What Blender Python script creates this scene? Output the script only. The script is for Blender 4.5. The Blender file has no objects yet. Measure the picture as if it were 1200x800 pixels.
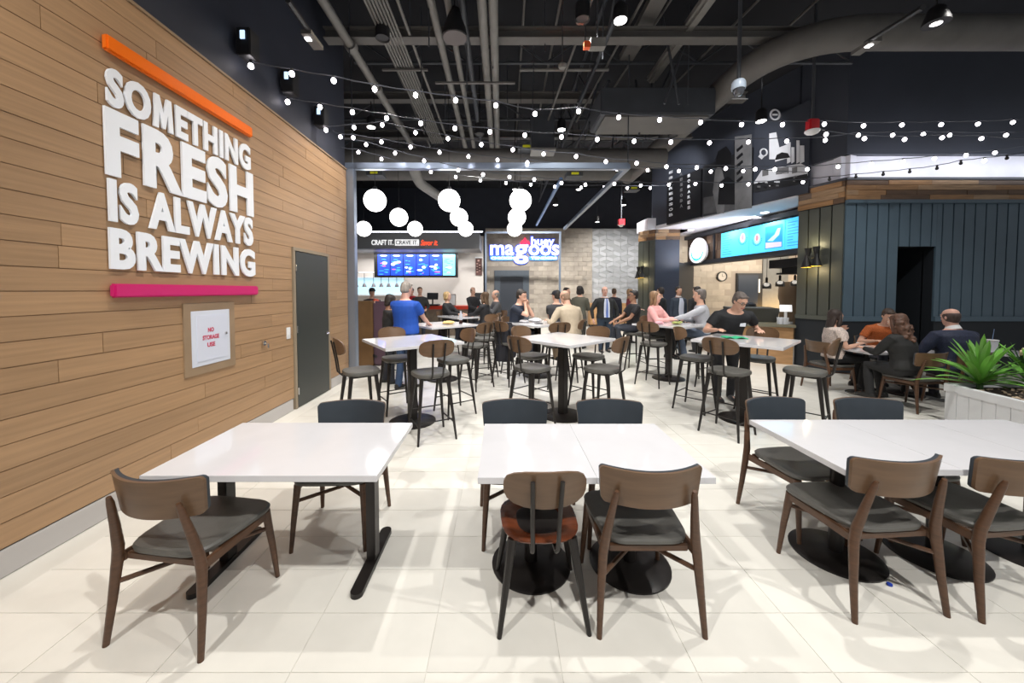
import bpy, bmesh, math, random
from mathutils import Vector, Matrix, Euler
random.seed(7)
PI = math.pi
R = math.radians
scene = bpy.context.scene
COL = scene.collection

# ------------------------------------------------------------------ camera, world, exposure, area lights
F, CX, CY, PITCH, EYE = 430.0, 588.0, 355.0, R(2.0), 1.72
cam_d = bpy.data.cameras.new('camera')
cam = bpy.data.objects.new('camera', cam_d); COL.objects.link(cam)
cam.location = (0, 0, EYE); cam.rotation_euler = (R(90) - PITCH, 0, 0)
cam_d.sensor_width = 36; cam_d.lens = F / 1200 * 36
cam_d.shift_x = 12 / 1200; cam_d.shift_y = -45 / 1200
cam_d.clip_start = .05; cam_d.clip_end = 200
scene.camera = cam
vs = scene.view_settings
vs.view_transform = 'Standard'; vs.look = 'None'; vs.exposure = 0.0; vs.gamma = 1; vs.use_curve_mapping = False
world = bpy.data.worlds.new('mall_ambient'); scene.world = world; world.use_nodes = True
wb = world.node_tree.nodes['Background']; wb.inputs[0].default_value = (.95, .97, 1, 1); wb.inputs[1].default_value = .36

def lamp(kind, loc, energy, color=(1, .97, .93), radius=.08, aim=None, cone=120, blend=.5, name='lamp_light', parent=None, size=None):
    d = bpy.data.lights.new(name, kind); d.energy = energy; d.color = color
    if kind in ('SPOT', 'POINT'): d.shadow_soft_size = radius
    if kind == 'SPOT': d.spot_size = R(cone); d.spot_blend = blend
    if kind == 'AREA' and size: d.shape = 'RECTANGLE'; d.size, d.size_y = size
    o = bpy.data.objects.new(name, d); COL.objects.link(o); o.location = loc
    if aim is not None:
        o.rotation_euler = (Vector(aim) - Vector(loc)).to_track_quat('-Z', 'Y').to_euler()
    if parent: o.parent = parent
    return o
# ceiling spots over the viewer and down the hall (their housings are built with the ceiling fixtures below)
KEYS = [((1.5, -.5, 5.6), 730, (1.0, 2.2, 0)), ((-2.0, -.4, 5.6), 590, (-1.5, 2.3, 0)), ((4.6, -.2, 5.6), 620, (3.2, 2.6, 0)),
        ((-.9, 3.3, 5.9), 480, (-.8, 4.9, 0)), ((3.0, 3.3, 5.9), 560, (2.6, 4.9, 0)), ((1.2, 5.6, 5.7), 560, (1.0, 6.8, 0)),
        ((6.2, 4.6, 5.75), 520, (6.6, 6.0, 0)), ((-.5, 8.4, 5.2), 700, (-.4, 9.6, 0)), ((3.9, 8.5, 5.2), 700, (3.7, 9.6, 0)),
        ((1.2, 13.4, 5.6), 1700, (1.2, 15.6, 1.0)), ((4.9, 13.4, 5.6), 1300, (5.2, 16.0, 1.6)), ((-1.9, 6.0, 5.7), 420, (-1.7, 7.0, 0))]  # the pair farthest back is added to brighten the far walls
for l, e, a in KEYS:
    lamp('SPOT', l, e, (1, .975, .93), .06, a, 96, .7, 'ceiling_spot_light')
for k_, (x_, y_) in enumerate(((4.9, 7.4), (4.0, 10.2))):
    lamp('SPOT', (x_, y_, 6.1), 260, (.96, .97, 1), .06, (6.2, y_ + 2.4, 4.8), 60, .7, 'added_mural_light')  # spots without fixtures, added to brighten the murals
for y, e in ((1.4, 55), (3.0, 70), (4.6, 110), (6.0, 120)):
    lamp('SPOT', (-1.15, y, 5.5), e, (1, .84, .66), .08, (-3.0, y + .2, 2.2), 80, .8, 'added_wall_light')  # unseen warm lamps added to light the planks, stronger towards the door

def ray(px, py):
    u, v = (px - CX) / F, (CY - py) / F
    return Vector((u, math.cos(PITCH) + v * math.sin(PITCH), v * math.cos(PITCH) - math.sin(PITCH)))
def at(px, py, y):
    "point seen at a pixel of the photo, at world depth y"
    r = ray(px, py); return Vector((0, 0, EYE)) + r * (y / r.y)

# ------------------------------------------------------------------ materials
MATS = {}
def mat(name, rgb, rough=.6, metal=0, emit=None, est=0, var=0, vscale=8, stretch=(1, 1, 1), bump=0, bscale=60, coords='Object', objvar=0, coat=0, spec=.5, trans=0):
    if name in MATS: return MATS[name]
    m = bpy.data.materials.new(name); m.use_nodes = True; MATS[name] = m
    nt = m.node_tree; b = nt.nodes['Principled BSDF']
    b.inputs['Base Color'].default_value = (*rgb, 1); b.inputs['Roughness'].default_value = rough
    b.inputs['Metallic'].default_value = metal; b.inputs['Coat Weight'].default_value = coat
    b.inputs['Specular IOR Level'].default_value = spec; b.inputs['Transmission Weight'].default_value = trans
    if emit is not None:
        b.inputs['Emission Color'].default_value = (*emit, 1); b.inputs['Emission Strength'].default_value = est
    src = None
    if var or bump:
        tc = nt.nodes.new('ShaderNodeTexCoord'); mp = nt.nodes.new('ShaderNodeMapping'); mp.inputs['Scale'].default_value = stretch
        nt.links.new(tc.outputs[coords], mp.inputs[0])
        if objvar:
            oi = nt.nodes.new('ShaderNodeObjectInfo'); ml = nt.nodes.new('ShaderNodeMath'); ml.operation = 'MULTIPLY'; ml.inputs[1].default_value = 37.
            nt.links.new(oi.outputs['Random'], ml.inputs[0])
            cmb = nt.nodes.new('ShaderNodeCombineXYZ')
            for k in range(3): nt.links.new(ml.outputs[0], cmb.inputs[k])
            nt.links.new(cmb.outputs[0], mp.inputs['Location'])
    if var:
        n = nt.nodes.new('ShaderNodeTexNoise'); n.inputs['Scale'].default_value = vscale; n.inputs['Detail'].default_value = 5
        nt.links.new(mp.outputs[0], n.inputs['Vector'])
        r = nt.nodes.new('ShaderNodeMapRange'); r.inputs[1].default_value = .3; r.inputs[2].default_value = .7
        r.inputs[3].default_value = 1 - var; r.inputs[4].default_value = 1 + var
        nt.links.new(n.outputs['Fac'], r.inputs[0]); src = r.outputs[0]
    if objvar:
        oi2 = nt.nodes.new('ShaderNodeObjectInfo'); r2 = nt.nodes.new('ShaderNodeMapRange')
        r2.inputs[3].default_value = 1 - objvar; r2.inputs[4].default_value = 1 + objvar
        nt.links.new(oi2.outputs['Random'], r2.inputs[0])
        if src:
            mu = nt.nodes.new('ShaderNodeMath'); mu.operation = 'MULTIPLY'; nt.links.new(src, mu.inputs[0]); nt.links.new(r2.outputs[0], mu.inputs[1]); src = mu.outputs[0]
        else: src = r2.outputs[0]
    if src:
        hv = nt.nodes.new('ShaderNodeHueSaturation'); hv.inputs['Color'].default_value = (*rgb, 1)
        nt.links.new(src, hv.inputs['Value']); nt.links.new(hv.outputs[0], b.inputs['Base Color'])
    if bump:
        n2 = nt.nodes.new('ShaderNodeTexNoise'); n2.inputs['Scale'].default_value = bscale; n2.inputs['Detail'].default_value = 4
        nt.links.new(mp.outputs[0], n2.inputs['Vector'])
        bp = nt.nodes.new('ShaderNodeBump'); bp.inputs['Strength'].default_value = bump; bp.inputs['Distance'].default_value = .01
        nt.links.new(n2.outputs['Fac'], bp.inputs['Height']); nt.links.new(bp.outputs[0], b.inputs['Normal'])
    return m
def emis(name, rgb, s): return mat(name, rgb, .5, emit=rgb, est=s)

m_tile = mat('cream_porcelain', (.70, .68, .625), .24, var=.05, vscale=3.5, objvar=.025, bump=.03, bscale=25)
m_grout = mat('grout', (.60, .58, .53), .6)
m_plank = mat('oak_plank', (.385, .238, .128), .42, var=.12, vscale=3.0, stretch=(4, .5, 14), objvar=.07, bump=.08, bscale=30)
m_planktrim = mat('oak_trim', (.30, .21, .13), .5, var=.08, vscale=5)
m_base = mat('grey_base', (.50, .48, .47), .5)
m_navy = mat('dark_navy_paint', (.026, .030, .045), .6, var=.1, vscale=2)
m_black = mat('black_paint', (.012, .012, .014), .5)
m_ceil = mat('ceiling_black', (.012, .013, .018), .85, var=.2, vscale=.8)
m_duct = mat('duct_grey', (.115, .110, .105), .6, var=.12, vscale=3)
m_duct2 = mat('pipe_grey', (.17, .165, .155), .55, var=.1, vscale=4)
m_ductd = mat('duct_dark', (.045, .05, .06), .6, var=.15, vscale=3)
m_quartz = mat('white_quartz', (.635, .63, .655), .09, var=.02, vscale=6, coat=.2)
m_quartz_edge = m_quartz
m_walnut = mat('walnut', (.085, .040, .020), .42, var=.22, vscale=5, stretch=(3, 3, 14), bump=.05, bscale=40)
m_walnut_back = mat('walnut_veneer', (.135, .078, .043), .36, var=.12, vscale=4, stretch=(1, 3, 12))
m_brownseat = mat('warm_walnut_seat', (.12, .030, .010), .25, var=.2, vscale=5, stretch=(2, 10, 2), coat=.3)
m_vinyl = mat('grey_vinyl', (.095, .092, .084), .42, var=.08, vscale=12, bump=.1, bscale=90)
m_padblue = mat('slate_vinyl', (.028, .037, .048), .5, var=.06, vscale=10)
m_metal = mat('black_bronze_metal', (.018, .015, .014), .38, metal=.3)
m_white = mat('white_paint', (.8, .8, .82), .5)
m_letter = mat('white_letter', (.86, .90, .97), .4)
m_orange = mat('orange_bar', (.90, .17, .005), .28)
m_magenta = mat('magenta_bar', (.60, .015, .16), .3)
m_door = mat('door_grey_green', (.040, .045, .042), .42)
m_galv = mat('galvanized_tube', (.30, .36, .46), .3, metal=.7)
m_chrome = mat('chrome', (.7, .7, .7), .15, metal=1)
m_bulb = emis('bulb_glow', (1, .93, .97), 14)
m_globe = emis('globe_glow', (1, .98, .96), 5)
m_can = emis('downlight_glow', (1, .97, .95), 9)
m_tube_l = emis('tube_light', (.9, .93, 1), 5)

# ------------------------------------------------------------------ mesh helpers
class MB:
    def __init__(s): s.v = []; s.f = []
    def add(s, vs, fs):
        o = len(s.v); s.v += [tuple(v) for v in vs]; s.f += [tuple(i + o for i in f) for f in fs]; return s
    def box(s, c, sz, rot=None):
        hx, hy, hz = sz[0] / 2, sz[1] / 2, sz[2] / 2
        vs = [Vector((x, y, z)) for x in (-hx, hx) for y in (-hy, hy) for z in (-hz, hz)]
        if rot is not None:
            e = Euler(rot).to_matrix() if not isinstance(rot, Matrix) else rot
            vs = [e @ v for v in vs]
        c = Vector(c)
        return s.add([v + c for v in vs], [(0, 1, 3, 2), (4, 6, 7, 5), (0, 4, 5, 1), (2, 3, 7, 6), (0, 2, 6, 4), (1, 5, 7, 3)])
    def hexa(s, bot, top):
        "bottom quad and top quad"
        return s.add(list(bot) + list(top), [(3, 2, 1, 0), (4, 5, 6, 7), (0, 1, 5, 4), (1, 2, 6, 5), (2, 3, 7, 6), (3, 0, 4, 7)])
    def loft(s, rings, cap=True):
        n = len(rings[0]); vs = [p for r in rings for p in r]; fs = []
        for i in range(len(rings) - 1):
            for j in range(n):
                a, b = i * n + j, i * n + (j + 1) % n
                fs.append((a, b, b + n, a + n))
        if cap:
            fs.append(tuple(range(n))[::-1]); fs.append(tuple((len(rings) - 1) * n + j for j in range(n)))
        return s.add(vs, fs)
    def tube(s, pts, rad, n=8, rounded=False, ref=None, flat=None):
        pts = [Vector(p) for p in pts]
        if not isinstance(rad, (list, tuple)): rad = [rad] * len(pts)
        rad = list(rad)
        if rounded:
            d0 = (pts[0] - pts[1]).normalized(); d1 = (pts[-1] - pts[-2]).normalized()
            pts = [pts[0] + d0 * rad[0] * .85] + [pts[0] + d0 * rad[0] * .5] + pts + [pts[-1] + d1 * rad[-1] * .5] + [pts[-1] + d1 * rad[-1] * .85]
            rad = [rad[0] * .35, rad[0] * .8] + rad + [rad[-1] * .8, rad[-1] * .35]
        rings = []
        x = None
        for i, p in enumerate(pts):
            a = pts[max(i - 1, 0)]; b = pts[min(i + 1, len(pts) - 1)]
            t = (b - a).normalized()
            if x is None:
                rf = Vector(ref) if ref else (Vector((0, 0, 1)) if abs(t.z) < .9 else Vector((0, 1, 0)))
                x = (rf - t * rf.dot(t)).normalized()
            else: x = (x - t * x.dot(t)).normalized()
            y = t.cross(x); fl = flat or 1
            rings.append([p + (x * math.cos(2 * PI * k / n) + y * math.sin(2 * PI * k / n) * fl) * rad[i] for k in range(n)])
        return s.loft(rings)
    def cyl(s, c, r, h, n=24, r2=None, axis='z', chamfer=0):
        c = Vector(c); r2 = r if r2 is None else r2
        prof = [(r, 0), (r2, h)]
        if chamfer: prof = [(r, 0), (r, h - chamfer), (r - chamfer * 2, h)]
        return s.lathe(c, prof, n, axis)
    def lathe(s, c, prof, n=24, axis='z', cap=True):
        c = Vector(c); rings = []
        for r, z in prof:
            ring = []
            for k in range(n):
                a = 2 * PI * k / n; q = Vector((r * math.cos(a), r * math.sin(a), z))
                if axis == 'x': q = Vector((q.z, q.x, q.y))
                if axis == 'y': q = Vector((q.y, q.z, q.x))
                ring.append(c + q)
            rings.append(ring)
        return s.loft(rings, cap)
    def ball(s, c, r, n=12, m=8, sc=(1, 1, 1)):
        c = Vector(c); rings = []
        for i in range(1, m):
            a = PI * i / m
            rings.append([c + Vector((math.sin(a) * math.cos(2 * PI * k / n) * sc[0], math.sin(a) * math.sin(2 * PI * k / n) * sc[1], -math.cos(a) * sc[2])) * r for k in range(n)])
        return s.loft(rings)
    def prism(s, poly, z0, z1, fn):
        "poly 2D extruded; fn maps (u,v,w) to a point"
        n = len(poly)
        vs = [fn(u, v, z0) for u, v in poly] + [fn(u, v, z1) for u, v in poly]
        return s.add(vs, [tuple(range(n))[::-1], tuple(range(n, 2 * n))] + [(i, (i + 1) % n, (i + 1) % n + n, i + n) for i in range(n)])
    def mesh(s, name, material, bevel=0, smooth=None):
        me = bpy.data.meshes.new(name); me.from_pydata(s.v, [], s.f); me.update()
        bm = bmesh.new(); bm.from_mesh(me)
        bmesh.ops.recalc_face_normals(bm, faces=bm.faces)
        if bevel:
            bmesh.ops.bevel(bm, geom=[e for e in bm.edges if e.calc_face_angle(0) > .6], offset=bevel, segments=2, affect='EDGES', clamp_overlap=True)
        bm.to_mesh(me); bm.free()
        if material: me.materials.append(material)
        if smooth is None: smooth = True
        if smooth:
            me.polygons.foreach_set('use_smooth', [True] * len(me.polygons))
            try: me.set_sharp_from_angle(angle=R(38))
            except Exception: pass
        return me
    def build(s, name, material, parent=None, bevel=0, smooth=None, loc=None, kind=None):
        return obj(name, s.mesh(name, material, bevel, smooth), parent, loc, kind)
def obj(name, me, parent=None, loc=None, kind=None, rot=None):
    o = bpy.data.objects.new(name, me); COL.objects.link(o)
    if parent: o.parent = parent
    if loc is not None: o.location = loc
    if rot is not None: o.rotation_euler = rot
    if kind: o['kind'] = kind
    return o
def tag(o, label, cat, group=None):
    o['label'] = label; o['category'] = cat
    if group: o['group'] = group
    return o
def thing(name, label, cat, loc=(0, 0, 0), rz=0, group=None):
    o = bpy.data.objects.new(name, None); COL.objects.link(o); o.empty_display_size = .2
    o.location = loc; o.rotation_euler = (0, 0, rz)
    return tag(o, label, cat, group)
def dup(root, label, loc, rz=0, group=None):
    def cp(o, par):
        c = o.copy(); COL.objects.link(c); c.parent = par
        for k in children[o.name]: cp(k, c)
        return c
    children = {}
    def walk(o):
        children[o.name] = list(o.children)
        for k in o.children: walk(k)
    walk(root)
    r = cp(root, None); r.location = loc; r.rotation_euler = (0, 0, rz); r['label'] = label
    if group: r['group'] = group
    return r
def struct(name, o): o['kind'] = 'structure'; return o
def frame(origin, right, up):
    r = Vector(right).normalized(); u = Vector(up).normalized(); n = r.cross(u); o = Vector(origin)
    return lambda a, b, c: o + r * a + u * b + n * c
def text_mesh(body, offset=0.0, extrude=.01, shear=0, res=4, space=1.0):
    cu = bpy.data.curves.new('txt', 'FONT'); cu.body = body; cu.size = 1; cu.extrude = extrude; cu.offset = offset; cu.resolution_u = res; cu.shear = shear; cu.space_character = space
    o = bpy.data.objects.new('txt', cu); COL.objects.link(o)
    dg = bpy.context.evaluated_depsgraph_get(); me = bpy.data.meshes.new_from_object(o.evaluated_get(dg))
    bpy.data.objects.remove(o); bpy.data.curves.remove(cu)
    return me
def text_obj(name, body, w, h, material, parent, fn, off=0.0, depth=.01, shear=0, islands=False, res=4, space=1.0):
    "text scaled to w x h, lower left at local (0,0); fn maps to world/local"
    me = text_mesh(body, off, .5, shear, res, space)
    xs = [v.co.x for v in me.vertices]; ys = [v.co.y for v in me.vertices]
    x0, x1, y0, y1 = min(xs), max(xs), min(ys), max(ys)
    for v in me.vertices:
        c = v.co; v.co = fn((c.x - x0) / (x1 - x0) * w, (c.y - y0) / (y1 - y0) * h, (c.z + .5) * depth)
    me.materials.clear(); me.materials.append(material)
    me.name = name
    if not islands: return obj(name, me, parent)
    bm = bmesh.new(); bm.from_mesh(me); bmesh.ops.remove_doubles(bm, verts=bm.verts, dist=1e-5)
    seen = set(); out = []
    bm.verts.ensure_lookup_table()
    for v in bm.verts:
        if v.index in seen: continue
        st = [v]; isl = []; seen.add(v.index)
        while st:
            q = st.pop(); isl.append(q)
            for e in q.link_edges:
                w2 = e.other_vert(q)
                if w2.index not in seen: seen.add(w2.index); st.append(w2)
        idx = {q.index: i for i, q in enumerate(isl)}
        fs = {f for q in isl for f in q.link_faces}
        m2 = bpy.data.meshes.new(name); m2.from_pydata([q.co[:] for q in isl], [], [[idx[x.index] for x in f.verts] for f in fs]); m2.materials.append(material)
        out.append(obj(name, m2, parent))
    bm.free()
    return out

# ================================================================== STRUCTURE
# floor: slab with tiles laid on it
fl = struct('floor', MB().box((3.2, 7.2, -.052), (23, 26, .10)).build('floor', m_grout, smooth=False)); fl['kind'] = 'structure'
TX, TY = .61, .305
tile_me = MB().box((0, 0, 0), (TX - .0032, TY - .0032, .0032)).mesh('tile', m_tile, smooth=False)
cells = []
for i in range(-10, 24):
    for j in range(-9, 63):
        x, y = i * TX + .575, j * TY + .22
        if x - TX / 2 < -8 or x > 13.5: continue
        if y < 7.1 and x < -3.0 + TX / 2 - .05: continue
        if y > 18.4: continue
        cells.append((x, y))
def screenness(c):
    x, y = c
    if y < .9 or abs(x) > y * 1.45 + .3: return 1e9
    return y
cells.sort(key=screenness)
near, far = cells[:300], cells[300:]
for x, y in near: obj('tile', tile_me, fl, (x, y, -.0004))
mb = MB()
for x, y in far: mb.box((x, y, -.0004), (TX - .0032, TY - .0032, .0032))
mb.build('tile_field', m_tile, fl, smooth=False, kind='stuff')

# left wall with planks
WX = -3.0
wl = MB().box((WX - .16, 2.2, 3.4), (.28, 9.9, 6.8)).build('wall_left', m_navy, smooth=False); wl['kind'] = 'structure'
wy0, wy1, z0, z1 = -2.7, 7.13, .17, 4.03
rows = 25; ph = (z1 - z0) / rows
for r_ in range(rows):
    y = wy0
    k = random.uniform(.5, 1.0)
    while y < wy1 - .01:
        L = min(random.uniform(2.0, 3.2) * k, wy1 - y); k = 1
        if wy1 - (y + L) < .4: L = wy1 - y
        zc = z0 + (r_ + .5) * ph
        segs = [(y, y + L)]
        # leave out the door opening
        if zc < 2.33:
            new = []
            for a, b in segs:
                if b <= 5.24 or a >= 6.34: new.append((a, b))
                else:
                    if a < 5.2: new.append((a, 5.24))
                    if b > 6.4: new.append((6.34, b))
            segs = new
        for a, b in segs:
            MB().box((0, 0, 0), (.020, b - a - .003, ph - .0045)).build('plank', m_plank, wl, bevel=.0015, smooth=False, loc=(WX + random.uniform(-.0012, .0012), (a + b) / 2, zc))
        y += L
for ya_, yb_, za_, zb2_ in ((wy0, 5.24, z0, z1), (6.34, wy1, z0, z1), (5.24, 6.34, 2.34, z1)):
    MB().box((WX - .0, (ya_ + yb_) / 2, (za_ + zb2_) / 2), (.008, yb_ - ya_, zb2_ - za_)).build('plank_backing', mat('oak_backing', (.20, .12, .062), .7), wl, smooth=False)
MB().box((WX + .001, (wy0 + wy1) / 2, z1 + .012), (.05, wy1 - wy0, .024)).build('cap_strip', m_planktrim, wl, smooth=False)
o = MB().box((WX + .006, (wy0 + 5.2) / 2, .082), (.022, 5.2 - wy0, .162)).build('baseboard_left', m_base, bevel=.003, smooth=False); o['kind'] = 'structure'
o = MB().box((WX + .006, (6.38 + wy1) / 2, .082), (.022, wy1 - 6.38, .162)).build('baseboard_left', m_base, bevel=.003, smooth=False); o['kind'] = 'structure'
# end return of that wall towards the kitchen
# door in left wall
dr = bpy.data.objects.new('door_1', None); COL.objects.link(dr); dr.location = (WX, 5.79, 0); dr['kind'] = 'structure'
f_ = MB(); f_.box((.004, -.515, 1.15), (.055, .05, 2.30)); f_.box((.004, .515, 1.15), (.055, .05, 2.30)); f_.box((.004, 0, 2.315), (.055, 1.08, .05))
f_.build('door_frame', mat('door_frame_tan', (.30, .24, .17), .5), dr, bevel=.003, smooth=False)
leaf = MB().box((.012, 0, 1.145), (.04, .96, 2.27)).build('door_leaf', m_door, dr, bevel=.003, smooth=False)
h = MB(); h.cyl((.034, .40, 1.0), .028, .012, axis='x'); h.tube([(.046, .40, 1.0), (.075, .40, 1.0), (.078, .30, 1.0)], .009, 8); h.build('door_handle', m_chrome, leaf)
for z in (.25, 1.15, 2.05): MB().tube([(.04, -.486, z - .05), (.04, -.486, z + .05)], .009, 8).build('hinge', m_chrome, leaf)

# big ceiling deck
cl = MB().box((3.2, 7.2, 6.9), (23, 26, .2)).build('ceiling', m_ceil, smooth=False); cl['kind'] = 'structure'
# far dark wall
o = MB().box((3.5, 18.6, 3.35), (23.5, .3, 6.9)).build('wall_far', m_navy, smooth=False); o['kind'] = 'structure'
o = MB().box((-8.2, 12.8, 3.35), (.3, 11.9, 6.9)).build('wall_far_left', m_navy, smooth=False); o['kind'] = 'structure'
# partition behind left wall end (kitchen side)
o = MB().box((-5.75, 7.3, 5.2), (5.2, .3, 3.2)).build('wall_return', m_navy, smooth=False); o['kind'] = 'structure'

# tiled wall with the lit sign: brick relief
m_tilewall = mat('taupe_brick', (.36, .315, .265), .45, var=.22, vscale=2.5, objvar=.14)
m_tilegrout = mat('tile_grout', (.25, .22, .19), .7)
def brickwall(parent, fn, w, h, bw, bh, m, holes=(), name='brick', limit=300, skewed=0, th=.012, gap=.008):
    me = None; cnt = 0; mbx = MB(); rr = random.Random(3)
    nrow = int(h / bh + .5); lst = []
    for j in range(nrow):
        x = -(bw / 2 if j % 2 else 0)
        while x < w - .01:
            a, b = max(x, 0) + gap / 2, min(x + bw, w) - gap / 2
            x += bw
            if b - a < .03: continue
            c0, c1 = j * bh + gap / 2, min((j + 1) * bh, h) - gap / 2
            if any(a < hx1 and b > hx0 and c0 < hy1 and c1 > hy0 for hx0, hx1, hy0, hy1 in holes): continue
            lst.append((a, b, c0, c1))
    return lst
def panelbox(fn, a, b, c, d, w0, w1):
    return MB().hexa([fn(a, c, w0), fn(b, c, w0), fn(b, d, w0), fn(a, d, w0)], [fn(a, c, w1), fn(b, c, w1), fn(b, d, w1), fn(a, d, w1)])
YW = 17.5
w2 = MB().box(((-.78 + 4.3) / 2, YW + .15, 2.33), (5.08, .3, 4.66)).build('wall_back', m_tilegrout, smooth=False); w2['kind'] = 'structure'
fb = frame((-.78, YW, 0), (1, 0, 0), (0, 0, 1))
lst = brickwall(w2, fb, 5.08, 4.64, .42, .22, None, holes=[(.40, 2.10, 0, 2.7)])
vis = lst[:]
random.Random(1).shuffle(vis)
bricks = sorted(lst, key=lambda q: -q[2])[:290]
mb = MB()
for q in lst:
    t = .012 + random.random() * .010
    if q in bricks: panelbox(fb, *q, -.002, t).build('brick', m_tilewall, w2, smooth=False)
    else: b_ = panelbox(fb, *q, -.002, t); mb.add(b_.v, b_.f)
if mb.v: mb.build('brick_field', m_tilewall, w2, smooth=False, kind='stuff')
# dark door in it
dr = bpy.data.objects.new('door_2', None); COL.objects.link(dr); dr.location = (.47, YW - .03, 0); dr['kind'] = 'structure'
m_slate = mat('slate_paint', (.060, .075, .095), .5, var=.06)
f_ = MB(); f_.box((-.68, 0, 1.33), (.28, .10, 2.66)); f_.box((.68, 0, 1.33), (.28, .10, 2.66)); f_.box((0, 0, 2.51), (1.08, .10, .30)); f_.build('door_frame', m_slate, dr, smooth=False)
lf = MB().box((0, .01, 1.18), (1.08, .05, 2.34)).build('door_leaf', mat('slate_dark', (.028, .034, .046), .5), dr, smooth=False)
MB().tube([(.42, -.03, 1.0), (.42, -.07, 1.0), (.32, -.07, 1.0)], .012, 8).build('door_handle', m_chrome, lf)
# grey chevron tile wall to its right
m_chev = mat('grey_chevron_tile', (.46, .47, .49), .35, objvar=.16)
w3 = MB().box((5.78, YW + .3, 2.33), (2.96, .3, 4.66)).build('wall_chevron', mat('chev_grout', (.38, .39, .40), .7), smooth=False); w3['kind'] = 'structure'
fc = frame((4.32, YW + .15, 0), (1, 0, 0), (0, 0, 1))
k = 0
for j in range(18):
    for i in range(8):
        cx_, cz_ = .17 + i * .34, .12 + j * .255
        if cz_ > 4.5: continue
        s_ = 1 if (i + j) % 2 else -1
        t = .17; q = [(cx_ - t * .94, cz_ - .06 * s_ - .06), (cx_ + t * .94, cz_ + .06 * s_ - .06), (cx_ + t * .94, cz_ + .06 * s_ + .11), (cx_ - t * .94, cz_ - .06 * s_ + .11)]
        MB().prism(q, 0, .012 + .008 * ((i * 7 + j * 3) % 3), fc).build('tile', m_chev, w3, smooth=False)
o = MB().box((7.55, YW + .05, 2.4), (.62, .6, 4.8)).build('wall_pier', mat('pale_grey_paint', (.62, .64, .68), .5), smooth=False); o['kind'] = 'structure'

# ------------------------------------------------------------------ left counter restaurant (far left)
m_kwall = mat('kitchen_white', (.62, .585, .555), .35, var=.03, vscale=2)
o = MB().box((-4.35, 17.0, 2.1), (7.0, .2, 4.2)).build('wall_kitchen', m_kwall, smooth=False); o['kind'] = 'structure'
o = MB().box((-7.7, 12.6, 2.1), (.2, 8.6, 4.2)).build('wall_kitchen_left', m_kwall, smooth=False); o['kind'] = 'structure'
m_soff = mat('soffit_grey', (.15, .155, .165), .5)
so = MB().box((-4.3, 14.9, 3.60), (6.9, 1.6, .60)).build('trim_1', m_soff, smooth=False); so['kind'] = 'structure'
ft = frame((0, 14.08, 0), (1, 0, 0), (0, 0, 1))
def on(px, py, y): p = at(px, py, y); return p
def ftext(name, body, px0, px1, py0, py1, y, m, parent, off=0, depth=.02, shear=0, out=0):
    a = at(px0, py1, y); b = at(px1, py0, y)
    par = parent.location if parent else Vector()
    f = frame(Vector((a.x, y, a.z)) - par, (1, 0, 0), (0, 0, 1))
    return text_obj(name, body, b.x - a.x, b.z - a.z, m, parent, lambda u, v, w: f(u, v, w + out), off, depth, shear)
t = thing('slogan_sign', 'white and red slogan lettering on the grey soffit above the menu screens', 'sign', (0, 14.08, 0))
m_wl = emis('white_letter_glow', (.9, .9, .9), .9); m_rl = emis('red_letter_glow', (1, .10, .04), 1.0)
ftext('lettering', 'CRAFT IT.', 435.5, 461, 281, 287, 14.08, m_wl, t, .015)
pl = MB(); a = at(463, 287.6, 14.08); b = at(491, 280.6, 14.08); pl.box(((a.x + b.x) / 2, -.01, (a.z + b.z) / 2), (b.x - a.x, .02, b.z - a.z)); pl.build('plaque', m_wl, t, smooth=False)
ftext('lettering', 'CRAVE IT.', 464, 490, 281.6, 286.6, 14.08, m_soff, t, .02, out=.02)
ftext('lettering', 'Savor it.', 493, 513, 281, 287.5, 14.08, m_rl, t, .02, shear=.3)
# soffit light line
t = thing('linear_light', 'thin white light line running along the top of the grey soffit', 'light', (0, 14.4, 4.0))
MB().box((-3.9, 0, 0), (6.3, .05, .035)).build('tube', m_tube_l, t, smooth=False); MB().box((-3.9, .0, .035), (6.3, .07, .03)).build('housing', m_soff, t, smooth=False)
lamp('AREA', (-4.2, 15.9, 3.2), 110, (1, .97, .93), size=(5, 1.0), aim=(-4.2, 15.9, 0), name='kitchen_light')
lamp('AREA', (-4.0, 14.6, 3.25), 60, (1, .97, .93), size=(5, .5), aim=(-4.0, 17, 1.9), name='kitchen_light')
# menu screens
t = thing('menu_board', 'long black framed menu of six blue screens on the white kitchen wall', 'menu board', (0, 15.5, 0))
def menu_panel(px0, px1, py0, py1, y, base, shapes, parent, seed):
    f = panelbox(frame((0, 0, 0), (1, 0, 0), (0, 0, 1)), 0, 0, 0, 0, 0, 0)
    a = at(px0, py1, y); b = at(px1, py0, y)
    fr = frame((a.x, 0, a.z), (1, 0, 0), (0, 0, 1)); w, h = b.x - a.x, b.z - a.z
    s = panelbox(fr, 0, w, 0, h, .0, .02).build('screen', base, parent, smooth=False)
    rr = random.Random(seed)
    for m, lst in shapes.items():
        mb = MB()
        for (u, v, du, dv) in lst(rr):
            poly = [(w * (u + du * math.cos(k * PI / 4) / 2), h * (v + dv * math.sin(k * PI / 4) / 2)) for k in range(8)]
            mb.prism(poly, .02, .024, fr)
        mb.build('menu_graphics', m, s, smooth=False, kind='stuff')
m_scr = emis('screen_blue', (.010, .055, .62), 1.5); m_scr2 = emis('screen_pale', (.25, .80, .95), 1.1)
m_sw = emis('screen_white', (.85, .93, 1), 1.1); m_sc = emis('screen_cyan', (.05, .42, .80), 1.1); m_sp = emis('screen_pink', (.75, .12, .42), 1.1)
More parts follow.
